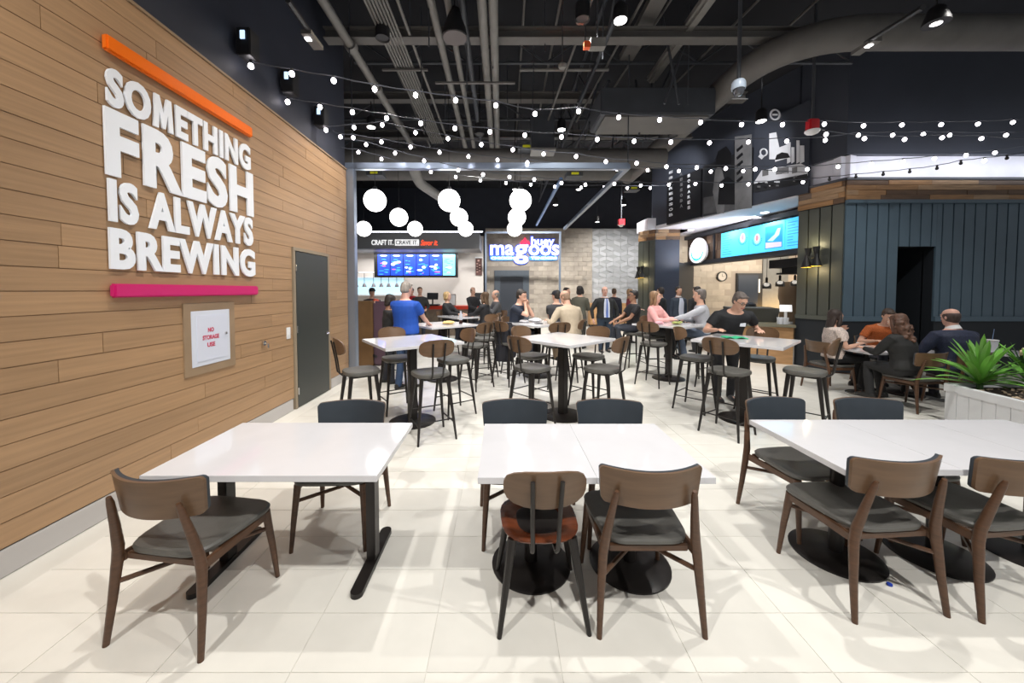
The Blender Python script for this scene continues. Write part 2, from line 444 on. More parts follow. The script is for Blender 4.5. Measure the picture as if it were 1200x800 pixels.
fm = MB(); a = at(438.5, 325, 15.5); b = at(536.5, 294.6, 15.5); fm.box(((a.x + b.x) / 2, .04, (a.z + b.z) / 2), (b.x - a.x, .07, b.z - a.z)); fm.build('housing', m_black, t, smooth=False)
edges = [441.7, 456.8, 472.2, 487.6, 502.8, 518.2, 533.6]
for i in range(6):
    def wlist(rr, i=i): return [(.5, .93, .6, .07)] + [(rr.uniform(.2, .8), rr.uniform(.08, .75), rr.uniform(.25, .5), rr.uniform(.08, .16)) for _ in range(3 if i not in (0, 5) else 1)]
    def clist(rr): return [(rr.uniform(.2, .8), rr.uniform(.05, .8), rr.uniform(.15, .45), .035) for _ in range(10)]
    def plist(rr, i=i): return [(rr.uniform(.25, .75), rr.uniform(.1, .6), .35, .05) for _ in range(2 if i in (0, 1, 4, 5) else 0)] or [(.5, .1, .2, .02)]
    menu_panel(edges[i] + .6, edges[i + 1] - .6, 297.6, 322.4, 15.42, m_scr2 if i == 5 else m_scr, {m_sw: wlist, m_sc: clist, m_sp: plist}, t, i + 5)
for ch in t.children:
    if ch.name.startswith('screen'): ch.location.y = -.01
# small brown banner
t = thing('menu_banner', 'narrow brown menu banner hanging right of the menu screens', 'banner', (0, 16.87, 0))
a = at(557.5, 322.5, 16.87); b = at(564.8, 302.5, 16.87)
panelbox(frame((a.x, 0, a.z), (1, 0, 0), (0, 0, 1)), 0, b.x - a.x, 0, b.z - a.z, 0, .02).build('board', mat('banner_brown', (.10, .045, .04), .5), t, smooth=False)
mb = MB(); fr = frame((a.x, 0, a.z), (1, 0, 0), (0, 0, 1)); W_, H_ = b.x - a.x, b.z - a.z
for u, v, du, dv in [(.45, .86, .3, .1)] + [(.25 + .4 * (k % 2), .68 - .08 * k, .26, .05) for k in range(7)]:
    mb.prism([(W_ * (u - du / 2), H_ * (v - dv / 2)), (W_ * (u + du / 2), H_ * (v - dv / 2)), (W_ * (u + du / 2), H_ * (v + dv / 2)), (W_ * (u - du / 2), H_ * (v + dv / 2))], .02, .024, fr)
mb.build('print', mat('banner_print', (.55, .35, .30), .5), t, smooth=False, kind='stuff')
MB().box(((a.x + b.x) / 2, -.01, b.z + .03), (W_ + .06, .05, .06)).build('rail', m_white, t, smooth=False)
# counter, with a red top
t = thing('service_counter', 'long service counter with a red top below the menu screens', 'counter', (0, 13.9, 0))
MB().box((-3.6, .3, .50), (5.4, .7, 1.0)).build('counter_body', mat('counter_tan', (.24, .19, .14), .5, var=.15), t, smooth=False)
MB().box((-3.6, .25, 1.07), (5.5, .85, .13)).build('counter_top', mat('red_counter', (.62, .045, .02), .3), t, bevel=.01, smooth=False)
# pass-through window with heat lamps
t = thing('pass_window', 'pale blue lit pass-through opening in the white kitchen wall', 'window', (0, 16.88, 0))
a = at(412, 345, 16.88); b = at(473, 325.5, 16.88)
MB().box(((a.x + b.x) / 2, 0, (a.z + b.z) / 2), (b.x - a.x, .03, b.z - a.z)).build('opening', emis('pass_glow', (.45, .68, .80), .85), t, smooth=False)
mb = MB()
for z in (a.z - .03, b.z + .03): mb.box(((a.x + b.x) / 2, -.03, z), (b.x - a.x + .1, .25, .06))
mb.build('shelf', m_white, t, smooth=False)
lz_ = at(440, 333, 16.3).z + .52; MB().tube([(a.x + .1, -.58, lz_), (b.x - .1, -.58, lz_)], .02, 8).build('lamp_rail', m_chrome, t)
for xx in (a.x + .2, b.x - .2): MB().tube([(xx, -.58, lz_), (xx, .02, lz_)], .015, 6).build('rail_arm', m_chrome, t)
first = None
for k, px in enumerate((417.5, 427, 437.8, 446.8, 455.4, 465)):
    p = at(px, 333, 16.3)
    if first is None:
        first = thing('heat_lamp', '', 'lamp', p, 0, 'heat lamps over the pass')
        MB().tube([(0, 0, .02), (0, 0, .52)], .012, 6).build('cord', m_black, first)
        MB().lathe((0, 0, 0), [(.03, .05), (.05, .02), (.09, -.09), (.10, -.12), (.08, -.12)], 14).build('shade', mat('lamp_steel', (.18, .18, .2), .3, metal=.8), first); lp = first
    else: lp = dup(first, '', p)
    lp['label'] = 'small steel heat lamp in the row hanging over the pass opening, ' + ['leftmost one', 'second from the left', 'third from the left', 'third from the right', 'second from the right', 'rightmost one'][k]
# registers on the counter
def register(px, py, y, lab):
    p = at(px, py, y); p.z = 1.135
    t = thing('cash_register', lab, 'register', p)
    MB().box((0, 0, .03), (.5, .4, .06)).build('drawer_base', m_black, t, bevel=.008, smooth=False)
    MB().tube([(0, 0, .05), (0, 0, .25)], .03, 8).build('post', m_black, t)
    MB().box((0, 0, .36), (.42, .05, .26), (R(-15), 0, 0)).build('monitor', m_black, t, bevel=.01, smooth=False)
register(507, 353, 13.9, 'black touchscreen register on the red counter behind the blue-shirted man')
register(553 + 8, 353, 13.9, 'black touchscreen register on the red counter near the tiled pier')
t = thing('table_sign', 'small white framed sign standing on the red counter', 'sign', (at(529, 352, 13.8).x, 13.8, 1.135))
MB().box((0, 0, .22), (.34, .03, .44)).build('frame', m_chrome, t, smooth=False); MB().box((0, -.02, .22), (.29, .01, .38)).build('card', m_white, t, smooth=False)
# booth seats at far left
t = thing('booth_bench', 'tall brown and plum booth bench beside the steel post', 'booth', (0, 0, 0))
m_bw = mat('booth_wood', (.17, .09, .035), .4, var=.15, vscale=4); m_plum = mat('plum_vinyl', (.10, .055, .075), .4)
MB().box((-3.23, 8.35, .74), (.62, .10, 1.48)).build('end_panel', m_bw, t, bevel=.01, smooth=False)
MB().box((-2.74, 8.35, .74), (.34, .16, 1.46)).build('back_pad', m_plum, t, bevel=.04)
MB().box((-3.0, 8.7, .24), (.9, .6, .48)).build('seat', m_bw, t, bevel=.02, smooth=False)

# ------------------------------------------------------------------ lit shop sign on the tiled wall
t = thing('shop_sign', 'glowing white and blue restaurant sign with a red flame on the brick wall', 'sign', (0, YW - .06, 0))
m_sg = emis('sign_white', (.95, .97, 1), 1.6); m_sb = emis('sign_blue', (.04, .09, .62), 1.2); m_sbl = emis('sign_skyblue', (.04, .24, .75), 1.3); m_sr = emis('sign_red', (.90, .02, .08), 1.3)
Y0 = YW - .06
mb = MB()
def plate(px0, px1, py0, py1, m, nm, w0=0, w1=.03, r=0):
    a = at(px0, py1, Y0); b = at(px1, py0, Y0); fr = frame((0, 0, 0), (1, 0, 0), (0, 0, 1))
    cx_, cz_ = (a.x + b.x) / 2, (a.z + b.z) / 2; hw, hh = (b.x - a.x) / 2, (b.z - a.z) / 2
    poly = []
    for k in range(24):
        c, s_ = math.cos(2 * PI * k / 24), math.sin(2 * PI * k / 24); e = .45
        poly.append((cx_ + hw * math.copysign(abs(c) ** e, c), cz_ + hh * math.copysign(abs(s_) ** e, s_)))
    return MB().prism(poly, w0, w1, fr).build(nm, m, t, smooth=False)
plate(574, 604, 299.6, 305, m_sbl, 'tagline_plate'); plate(620, 653.5, 299.6, 305, m_sbl, 'tagline_plate'); 
for body, a_, b_, c_, d_ in (('ma', 574.5, 602, 286.8, 299.2), ('oos', 619.5, 655, 286.8, 299.2), ('g', 602.5, 619, 286.6, 309), ('huey', 622.5, 649.5, 277.5, 290.5)):
    ftext('lettering_outline', body, a_ - 1.1, b_ + 1.1, c_ - 1.1, d_ + 1.1, Y0, m_sb, t, .085, out=.012)
    ftext('lettering', body, a_, b_, c_, d_, Y0, m_sg, t, .022, out=.035)
ftext('lettering', 'CHICKEN', 575.5, 603, 300.9, 303.9, Y0, m_sg, t, .04, out=.03); ftext('lettering', 'TENDERS', 622, 652.5, 300.9, 303.9, Y0, m_sg, t, .04, out=.03)
fl_ = MB()
for cx_, top, w_ in ((615, 278, 3.2), (611.5, 281.5, 2.6), (619, 281.5, 2.6)):
    pts = [(cx_, top), (cx_ + w_ * .7, top + 3.4), (cx_ + w_, 285), (cx_, 287), (cx_ - w_, 285), (cx_ - w_ * .7, top + 3.4)]
    fl_.prism([(at(x, y, Y0).x, at(x, y, Y0).z) for x, y in pts][::-1], .03, .05 + .002 * cx_ % .01, frame((0, 0, 0), (1, 0, 0), (0, 0, 1)))
fl_.build('flame', m_sr, t, smooth=False)

# ------------------------------------------------------------------ steel portal frame with tubes
t = thing('portal_frame', 'galvanized steel tube frame spanning over the far seating area', 'frame', (0, 0, 0))
mb = MB().box((-2.93, 7.22, 2.03), (.15, .15, 4.06)).build('post', m_galv, t, bevel=.01, smooth=False)
MB().box((-.3, 7.22, 4.12), (5.5, .12, .12)).build('beam', m_galv, t, bevel=.01, smooth=False)
MB().box((2.45, 10.8, 4.12), (.10, 7.2, .10)).build('beam', m_galv, t, bevel=.01, smooth=False)
MB().box((1.28, 10.8, 4.12), (.07, 5.6, .07)).build('beam', mat('blue_galv', (.12, .22, .42), .3, metal=.6), t, bevel=.01, smooth=False)
MB().box((2.40, 15.2, 2.03), (.08, .08, 4.1)).build('post', m_galv, t, smooth=False)
MB().box((-.66, 15.2, 2.03), (.08, .08, 4.1)).build('post', m_galv, t, smooth=False)
MB().box((.9, 15.2, 4.1), (3.1, .07, .07)).build('beam', m_galv, t, smooth=False)
MB().tube([(-2.9, 7.22, 4.12), (-2.9, 7.22, 6.8)], .012, 6).build('hanger_rod', m_ductd, t)
MB().tube([(2.45, 7.22, 4.12), (2.45, 7.22, 6.8)], .012, 6).build('hanger_rod', m_ductd, t)

# ------------------------------------------------------------------ right blue shiplap volume
YR, XR = 7.6, 7.05
m_blue = mat('slate_blue_boards', (.080, .128, .170), .5, var=.05, vscale=3, objvar=.04)
m_blueg = mat('slate_blue_dark', (.012, .016, .022), .7)
m_olive = mat('olive_black_boards', (.085, .092, .078), .45, objvar=.04)
wr = bpy.data.objects.new('wall_right', None); COL.objects.link(wr); wr['kind'] = 'structure'
DX0, DX1, DZ = 8.17, 8.93, 2.62
mb = MB()
mb.box(((XR + DX0) / 2 + .01, YR + .12, 1.75), (DX0 - XR - .02, .2, 3.5)); mb.box(((DX1 + 13.2) / 2, YR + .12, 1.75), (13.2 - DX1, .2, 3.5)); mb.box(((DX0 + DX1) / 2, YR + .12, (DZ + 3.5) / 2), (DX1 - DX0, .2, 3.5 - DZ))
mb.box(((DX0 + DX1) / 2, YR + 1.0, 1.3), (DX1 - DX0 + .6, .1, 2.7)); mb.box((DX0 - .05, YR + .6, 1.3), (.1, .8, 2.7)); mb.box((DX1 + .05, YR + .6, 1.3), (.1, .8, 2.7)); mb.box(((DX0 + DX1) / 2, YR + .6, 2.68), (DX1 - DX0, .8, .1))
mb.build('backing', m_blueg, wr, smooth=False)
bw = .222; x = XR + .01
while x < 13:
    a, b = x, x + bw - .022; x += bw
    zb = 1.17
    if b > DX0 and a < DX1:
        if a < DX0 - .06: MB().box(((a + DX0) / 2, YR, (zb + 3.5) / 2), (DX0 - a, .035, 3.5 - zb)).build('board', m_blue, wr, smooth=False, bevel=.003)
        if b > DX1 + .06: MB().box(((b + DX1) / 2, YR, (zb + 3.5) / 2), (b - DX1, .035, 3.5 - zb)).build('board', m_blue, wr, smooth=False, bevel=.003)
        zb = DZ
    if a < DX0 - .06 or b > DX1 + .06:
        if zb == DZ: a, b = max(a, DX0), min(b, DX1)
    if b - a > .02: MB().box(((a + b) / 2, YR, (zb + 3.5) / 2), (b - a, .035, 3.5 - zb)).build('board', m_blue, wr, smooth=False, bevel=.003)
MB().box(((XR + DX0) / 2, YR - .02, 1.13), (DX0 - XR, .07, .10)).build('rail', m_blue, wr, smooth=False); MB().box(((DX1 + 13.2) / 2, YR - .02, 1.13), (13.2 - DX1, .07, .10)).build('rail', m_blue, wr, smooth=False)
MB().box(((XR + DX0) / 2, YR, .54), (DX0 - XR, .06, 1.08)).build('plinth', m_blueg, wr, smooth=False); MB().box(((DX1 + 13.2) / 2, YR, .54), (13.2 - DX1, .06, 1.08)).build('plinth', m_blueg, wr, smooth=False)
MB().box(((XR + 13.2) / 2, YR - .03, 3.53), (13.2 - XR, .09, .07)).build('rail', m_blue, wr, smooth=False)
# angled side face
A = Vector((XR, YR, 0)); B = Vector((6.78, 8.45, 0))
ds = (A - B).normalized(); LS = (A - B).length
fs = frame(B, ds, (0, 0, 1))
panelbox(fs, 0, LS, 0, 3.5, -.2, -.02).build('side_backing', m_blueg, wr, smooth=False)
for k in range(4):
    a = k * LS / 4; panelbox(fs, a + .012, a + LS / 4 - .012, 1.17, 3.5, -.02, .015).build('board', m_olive, wr, smooth=False, bevel=.003)
panelbox(fs, 0, LS, 0, 1.08, -.02, .01).build('plinth', m_blueg, wr, smooth=False)
panelbox(fs, 0, LS, 1.08, 1.17, -.02, .035).build('rail', m_olive, wr, smooth=False)
# reclaimed wood band
cols = [mat('reclaimed_' + n_, c, .6, var=.25, vscale=3, stretch=(1, 1, 8)) for n_, c in (('honey', (.36, .20, .09)), ('brown', (.13, .075, .042)), ('grey', (.18, .13, .10)), ('tan', (.40, .26, .15)))]
def reclaimed(fn, W, za, zb_, parent, n=4, lmin=.5, lmax=1.1):
    rr = random.Random(5)
    hh = (zb_ - za) / n
    for j in range(n):
        x = -rr.uniform(0, .4)
        while x < W:
            L = rr.uniform(lmin, lmax); a, b = max(x, 0), min(x + L, W); x += L
            if b - a < .03: continue
            panelbox(fn, a + .003, b - .003, za + j * hh + .003, za + (j + 1) * hh - .003, 0, .02 + rr.random() * .014).build('plank', rr.choice(cols), parent, smooth=False)
fF = frame((XR, YR, 0), (1, 0, 0), (0, 0, 1))
panelbox(fF, 0, 6.2, 3.57, 4.0, -.2, 0).build('band_backing', m_blueg, wr, smooth=False); panelbox(fs, 0, LS, 3.5, 4.0, -.2, 0).build('band_backing', m_blueg, wr, smooth=False)
reclaimed(fF, 5.2, 3.57, 3.97, wr); reclaimed(fs, LS, 3.52, 3.97, wr)
m_ledge = mat('ledge_dark', (.05, .055, .07), .5)
panelbox(fF, -.02, 6.2, 3.97, 4.02, -.2, .05).build('ledge', m_ledge, wr, smooth=False); panelbox(fs, 0, LS + .02, 3.97, 4.02, -.2, .05).build('ledge', m_ledge, wr, smooth=False)
m_band = mat('white_cove', (.80, .80, .88), .6, var=.08, vscale=1.5)
panelbox(fF, 0, 6.2, 4.02, 4.50, -.3, -.12).build('cove_wall', m_band, wr, smooth=False); panelbox(fs, 0, LS, 4.02, 4.50, -.3, -.12).build('cove_wall', m_band, wr, smooth=False)
m_upper = mat('upper_slate', (.042, .048, .066), .6, var=.1, vscale=1)
panelbox(fF, 0, 6.2, 4.50, 6.8, -.2, .0).build('upper_wall', m_upper, wr, smooth=False); panelbox(fs, 0, LS, 4.50, 6.8, -.2, 0).build('upper_wall', m_upper, wr, smooth=False)
for xx in (8.0, 9.7, 11.4): lamp('AREA', (xx, YR - .28, 4.10), 6, (.9, .93, 1), size=(1.6, .08), aim=(xx, YR + .1, 4.45), name='cove_light')

# sconces
def sconce(loc, rz, lab):
    t = thing('wall_sconce', lab, 'sconce', loc, rz)
    MB().cyl((0, 0, 0), .05, .03, 16, axis='y').build('mount', mat('brass', (.55, .42, .2), .3, metal=1), t)
    MB().tube([(0, -.0, 0), (0, -.12, 0)], .01, 6).build('arm', MATS['brass'], t)
    m_y = emis('sconce_yellow', (1, .62, .05), 1.6)
    for s_, z in ((-1, 0), (1, .02)):
        sh = MB().lathe((s_ * .10, -.14, z - .10), [(.10, -.10), (.03, .14), (.025, .17), (.0, .17)], 16, cap=False).build('shade', m_black, t)
        MB().lathe((s_ * .10, -.14, z - .10), [(.075, -.07), (.094, -.099), (.0, -.099)], 16).build('bulb_glow', m_y, sh)
        MB().lathe((s_ * .08, -.12, z + .12), [(.028, -.08), (.07, .10), (.06, .10)], 16).build('uplight_cone', m_black, t)
    lamp('POINT', (0, -.16, .3), 4, (1, .85, .5), .04, parent=t, name='sconce_light')
    lamp('POINT', (0, -.2, -.28), 4, (1, .8, .45), .04, parent=t, name='sconce_light')
    return t
ang = math.atan2(ds.y, ds.x)
p = fs(LS * .45, 2.42, .03); sconce(p, ang, 'black double cone wall sconce with yellow glow left of the blue boards')

# ------------------------------------------------------------------ right counter restaurant
m_bark = mat('dark_beam', (.022, .024, .03), .5)
S0, S1 = Vector((7.72, 9.15, 0)), Vector((7.25, 14.3, 0))       # line of the screen band
dS = (S0 - S1).normalized(); LB = (S0 - S1).length
fS = frame(S1, dS, (0, 0, 1))
wm = bpy.data.objects.new('trim_2', None); COL.objects.link(wm); wm['kind'] = 'structure'
panelbox(fS, -.1, LB + .2, 2.70, 3.78, -.25, -.02).build('band_backing', m_bark, wm, smooth=False)
panelbox(fS, -.1, LB + .2, 2.66, 2.80, -.3, .12).build('lower_beam', m_bark, wm, smooth=False)
panelbox(fS, -.1, LB + .2, 3.66, 3.80, -.3, .12).build('upper_beam', m_bark, wm, smooth=False)
m_crate = [mat('crate_wood_%s' % n_, c, .6, var=.2, vscale=5) for n_, c in (('a', (.085, .050, .032)), ('b', (.13, .08, .05)), ('c', (.06, .038, .026)))]
rr = random.Random(9)
u = 0
while u < LB:
    for j in range(3):
        panelbox(fS, u + .01, u + .27, 2.81 + j * .285, 3.085 + j * .285, -.02, .03 + rr.random() * .02).build('wood_block', rr.choice(m_crate), wm, smooth=False)
    u += .285
for u in (1.55, 2.6, 3.6, 4.6): panelbox(fS, u, u + .06, 2.8, 3.7, .0, .10).build('strut', m_bark, wm, smooth=False)
# cyan menu screens
def u_of(px):
    r = ray(px, 300); # intersect with line S1 + u dS
    # r.x*t = S1.x + u dS.x ; r.y*t = S1.y + u dS.y
    det = r.x * dS.y - r.y * dS.x
    return (S1.x * r.y - r.x * S1.y) / det if det else 0
m_cy = emis('cyan_screen', (.07, .50, .80), 1.05); m_cyd = emis('cyan_dark', (.02, .25, .55), 1.0); m_cyl = emis('cyan_light', (.35, .85, .95), 1.0); m_red2 = emis('logo_red', (.75, .2, .25), 1.0)
ub = [u_of(p_) for p_ in (849, 882.5, 925, 948)]
labs = ['cyan menu screen with an oval logo, leftmost of the three over the counter', 'cyan menu screen with an oval logo and picture, middle of the three over the counter', 'cyan menu screen of text lines, nearest the blue boards']
for i in range(3):
    a, b = ub[i] + .015, ub[i + 1] - .015
    o_ = fS(a, 2.80, .09)
    t = thing('menu_screen', labs[i], 'screen', o_, math.atan2(dS.y, dS.x), 'cyan menu screens')
    fr = frame((0, 0, 0), (1, 0, 0), (0, 0, 1)); w = b - a; h = .80
    panelbox(fr, 0, w, 0, h, 0, .05).build('panel', m_cy, t, smooth=False)
    mb = MB(); rr = random.Random(i)
    if i != 1:
        for k in range(9):
            L = rr.uniform(.3, .75) * (w * .55 if i == 0 else w * .95); v = .08 + k * .075
            mb.hexa([fr(.06, v, .05), fr(.06 + L, v, .05), fr(.06 + L, v + .018, .05), fr(.06, v + .018, .05)], [fr(.06, v, .053), fr(.06 + L, v, .053), fr(.06 + L, v + .018, .053), fr(.06, v + .018, .053)])
    else:
        mb.hexa(*[[fr(w * .48, .08, q), fr(w * .95, .08, q), fr(w * .95, .70, q), fr(w * .48, .70, q)] for q in (.05, .053)])
    mb.build('text_lines' if i != 1 else 'poster_picture', m_cyd, t, smooth=False, kind='stuff' if i != 1 else None)
    if i < 2:
        c = (w * (.80 if i == 0 else .24), .52 if i == 0 else .42)
        MB().prism([(c[0] + .11 * math.cos(q * PI / 10), c[1] + .15 * math.sin(q * PI / 10)) for q in range(20)], .05, .054, fr).build('logo_oval', m_cyl, t, smooth=False)
        MB().prism([(c[0] + .06 * math.cos(q * PI / 10), c[1] + .02 + .09 * math.sin(q * PI / 10)) for q in range(20)], .054, .057, fr).build('logo_red', m_red2, t, smooth=False)
        mb = MB()
        for q in range(11):
            an = PI + q * PI / 10; x_, y_ = c[0] + .17 * math.cos(an), c[1] - .02 + .17 * math.sin(an)
            mb.prism([(x_ - .013, y_ - .02), (x_ + .013, y_ - .02), (x_ + .013, y_ + .02), (x_ - .013, y_ + .02)], .05, .055, fr)
        mb.build('logo_lettering', m_cyd, t, smooth=False, kind='stuff')
    if i == 1:
        mb = MB(); mb.prism([(w * .55, .3), (w * .75, .45), (w * .82, .60), (w * .9, .60), (w * .86, .42), (w * .70, .28)], .053, .057, fr); mb.build('picture_shape', m_cyl, t, smooth=False)
        mb = MB(); mb.prism([(w * .50, .10), (w * .93, .10), (w * .93, .22), (w * .50, .26)], .053, .057, fr); mb.build('picture_food', emis('pic_pink', (.55, .5, .6), .9), t, smooth=False)
# oval glowing logo sign
uo = u_of(822.5); c = fS(uo, 3.17, .10)
t = thing('oval_sign', 'glowing white oval shop sign with pale blue lettering ring', 'sign', c, math.atan2(dS.y, dS.x))
fr = frame((0, 0, 0), (1, 0, 0), (0, 0, 1))
egg = lambda a, b: [(a * math.cos(q * PI / 16) * (1 - .12 * math.sin(q * PI / 16)), b * math.sin(q * PI / 16)) for q in range(32)]
MB().prism(egg(.50, .47), 0, .08, fr).build('rim', m_white, t, smooth=False)
MB().prism(egg(.46, .44), .08, .09, fr).build('face', emis('oval_face', (.95, .9, .93), 1.5), t, smooth=False)
mb = MB()
for q in range(13):
    an = PI + (q + .3) * PI / 13.2; x_, y_ = .34 * math.cos(an), -.04 + .30 * math.sin(an); mb.prism([(x_ - .03, y_ - .05), (x_ + .03, y_ - .05), (x_ + .03, y_ + .05), (x_ - .03, y_ + .05)], .09, .10, fr)
mb.build('lettering', emis('oval_blue', (.05, .45, .75), 1.2), t, smooth=False, kind='stuff')
mb = MB()
for x_, y_ in ((-.02, -.22), (.08, .02), (.04, .18), (-.03, -.25)): mb.prism([(x_ - .06, y_), (x_, y_ - .02), (x_ + .06, y_ + .02), (x_, y_ + .04)], .09, .10, fr)
mb.build('logo_mark', emis('oval_pink', (.9, .25, .4), 1.2), t, smooth=False, kind='stuff')

# white soffit ceiling over that counter
P_ = [Vector((6.72, 8.45, 3.86)), Vector((8.6, 8.45, 3.86)), Vector((8.2, 14.8, 3.86)), Vector((5.55, 14.3, 3.86)), Vector((5.35, 13.2, 3.86))]
m_sofw = mat('soffit_white', (.75, .74, .80), .6)
MB().add(P_ + [p_ + Vector((0, 0, .12)) for p_ in P_], [(0, 1, 2, 3, 4), (9, 8, 7, 6, 5), (0, 5, 6, 1), (1, 6, 7, 2), (2, 7, 8, 3), (3, 8, 9, 4), (4, 9, 5, 0)]).build('trim_3', m_sofw, smooth=False)['kind'] = 'structure'
for x_, y_ in ((7.25, 10.2), (7.0, 11.7), (6.7, 13.1)):
    t = thing('recessed_light', 'round recessed light in the sloping white soffit, ' + {10.2: 'nearest the blue boards', 11.7: 'middle one', 13.1: 'farthest from the viewer'}[y_], 'downlight', (x_, y_, 3.86), 0, 'soffit downlights')
    MB().cyl((0, 0, -.012), .09, .012, 16).build('lens', m_can, t)
    lamp('SPOT', (0, 0, -.05), 60, (1, .96, .92), .05, name='recessed_glow', cone=140, parent=t)
lamp('AREA', (6.9, 11.6, 3.3), 34, (.97, .95, 1), size=(.5, 3), aim=(6.6, 12, 4.2), name='added_soffit_light')  # unseen lamp below the soffit, added to lift its underside
# mural panels along the soffit edge
L0, L1 = Vector((6.78, 8.5, 0)), Vector((5.35, 13.2, 0))
dL = (L0 - L1).normalized(); LL = (L0 - L1).length
fL = frame(L1, dL, (0, 0, 1))
def uL(px):
    r = ray(px, 200); det = r.x * dL.y - r.y * dL.x
    return (L1.x * r.y - r.x * L1.y) / det
m_mg = mat('mural_dark', (.022, .023, .027), .5, var=.4, vscale=1.2); m_mg2 = mat('mural_mid', (.17, .17, .175), .5, var=.3, vscale=2.5); m_mw = mat('mural_white', (.75, .76, .80), .5, var=.08, vscale=2); m_mk = mat('mural_black', (.008, .008, .01), .5)
MB().hexa([L0 + Vector((0, 0, 3.98)), L0 + Vector((.3, 0, 3.98)), L1 + Vector((.3, 0, 3.98)), L1 + Vector((0, 0, 3.98))][::-1], [L0 + Vector((0, 0, 6.8)), L0 + Vector((.3, 0, 6.8)), L1 + Vector((.3, 0, 6.8)), L1 + Vector((0, 0, 6.8))][::-1]).build('wall_mural', m_upper, smooth=False)['kind'] = 'structure'
def zz(px, py, off=0):
    "u and z on mural line for pixel"
    r = ray(px, py); det = r.x * dL.y - r.y * dL.x; u = (L1.x * r.y - r.x * L1.y) / det
    p = L1 + dL * u; t_ = p.y / r.y; return (u, EYE + r.z * t_)
t3 = thing('mural_panel', 'black and white mural panel of a pale city skyline nearest the blue boards', 'mural', (0, 0, 0))
a, b = uL(886), uL(951)
panelbox(fL, a, b, 3.88, 5.9, .02, .09).build('board', m_upper, t3, smooth=False)
def shape(nm, m, pts, par, w0=.09, w1=.10): return MB().prism([zz(*p_) for p_ in pts], w0, w1, fL).build(nm, m, par, smooth=False)
shape('skyline_tower', m_mw, [(905, 187), (905, 157), (913, 155.5), (917, 175), (917, 187)], t3)
shape('skyline_tower', m_mw, [(912, 190), (912, 175), (927, 169.5), (929, 185)], t3, .10, .104)
for p0, p1, top in ((926, 930, 167), (931, 934.5, 173), (937, 940.5, 165), (941, 946, 171)): shape('skyline_tower', m_mw, [(p0, 192), (p0, top), (p1, top), (p1, 190)], t3)
shape('skyline_block', m_mw, [(887, 214), (896, 200), (942, 192), (950, 196), (950, 206), (887, 219)], t3)
shape('skyline_dome', m_mk, [(912, 188), (914, 182), (920, 179), (927, 180), (930, 185)], t3, .104, .108)
for q in ((897, 200, 904, 207), (913, 197, 928, 205), (932, 197, 938, 204)):
    shape('skyline_window', m_mg2, [(q[0], q[3]), (q[0], q[1]), (q[2], q[1] - 1), (q[2], q[3] - 1.5)], t3, .10, .104)
u0, z_0 = zz(914, 206.5); u1, z_1 = zz(927, 202)
text_obj('lettering', 'PALING', u1 - u0, z_1 - z_0, m_mw, t3, lambda u, v, w: fL(u0 + u, z_0 + v, w + .104), .03, .004)
shape('street_band', m_mg, [(886, 226), (886, 216), (950, 204), (950, 215)], t3, .10, .103)
rr = random.Random(4)
for k in range(16):
    x_ = rr.uniform(888, 946); y_ = 219 - (x_ - 886) * .18 + rr.uniform(-3, 4); s_ = rr.uniform(.8, 2.2); shape('street_detail', rr.choice([m_mw, m_mk, m_mg2]), [(x_ - s_, y_ + s_ * .6), (x_ - s_, y_ - s_ * .6), (x_ + s_, y_ - s_ * .6), (x_ + s_, y_ + s_ * .6)], t3, .103, .108)
def ring(px, py, ro, ri, nm, par):
    mb = MB()
    for k in range(20):
        q = [(px + ra * math.cos(an), py + ra * 1.05 * math.sin(an)) for ra, an in ((ri, 2 * PI * k / 20), (ro, 2 * PI * k / 20), (ro, 2 * PI * (k + 1) / 20), (ri, 2 * PI * (k + 1) / 20))]
        mb.prism([zz(*p_) for p_ in q], .09, .11, fL)
    return mb.build(nm, m_mw, par, smooth=False)
ring(912, 135, 6.3, 4.6, 'round_sign_ring', t3); ring(898.5, 179, 4.6, 3.3, 'round_sign_ring', t3)
shape('round_sign_bar', m_mw, [(909, 136), (909, 134), (915, 134), (915, 136)], t3, .09, .11); shape('skyline_plane', m_mw, [(892, 184), (894, 181), (899, 184), (896, 187)], t3)
t2 = thing('mural_panel', 'grey photo mural panel of a cook, middle of the three', 'mural', (0, 0, 0))
a, b = uL(828), uL(885)
panelbox(fL, a, b, 3.88, 5.35, .04, .14).build('board', m_mg, t2, smooth=False)
shape('picture_column', m_mg2, [(866, 246), (866, 161), (886, 158), (886, 244)], t2, .14, .147)
shape('picture_figure', m_mg2, [(845, 250), (840, 225), (843, 200), (848, 192), (851, 200), (856, 222), (853, 250)], t2, .14, .147); shape('picture_figure', m_mk, [(843, 196), (846, 178), (856, 172), (862, 180), (862, 192), (852, 197)], t2, .147, .152)
shape('picture_figure', m_mk, [(846, 240), (848, 214), (858, 207), (866, 214), (866, 240)], t2, .147, .152); shape('picture_wall', mat('mural_grey', (.09, .09, .095), .5, var=.3, vscale=3), [(829, 251), (829, 232), (885, 222), (885, 244)], t2, .14, .145)
for k in range(5): shape('picture_ladder', m_mk, [(868, 176 + k * 9), (875, 170 + k * 9), (876, 173 + k * 9), (869, 179 + k * 9)], t2, .147, .152)
t1 = thing('mural_panel', 'dark mural panel with vertical white lettering, farthest of the three', 'mural', (0, 0, 0))
a, b = uL(787), uL(827)
panelbox(fL, a, b, 3.88, 5.3, .06, .17).build('board', m_mk, t1, smooth=False)
rr = random.Random(2)
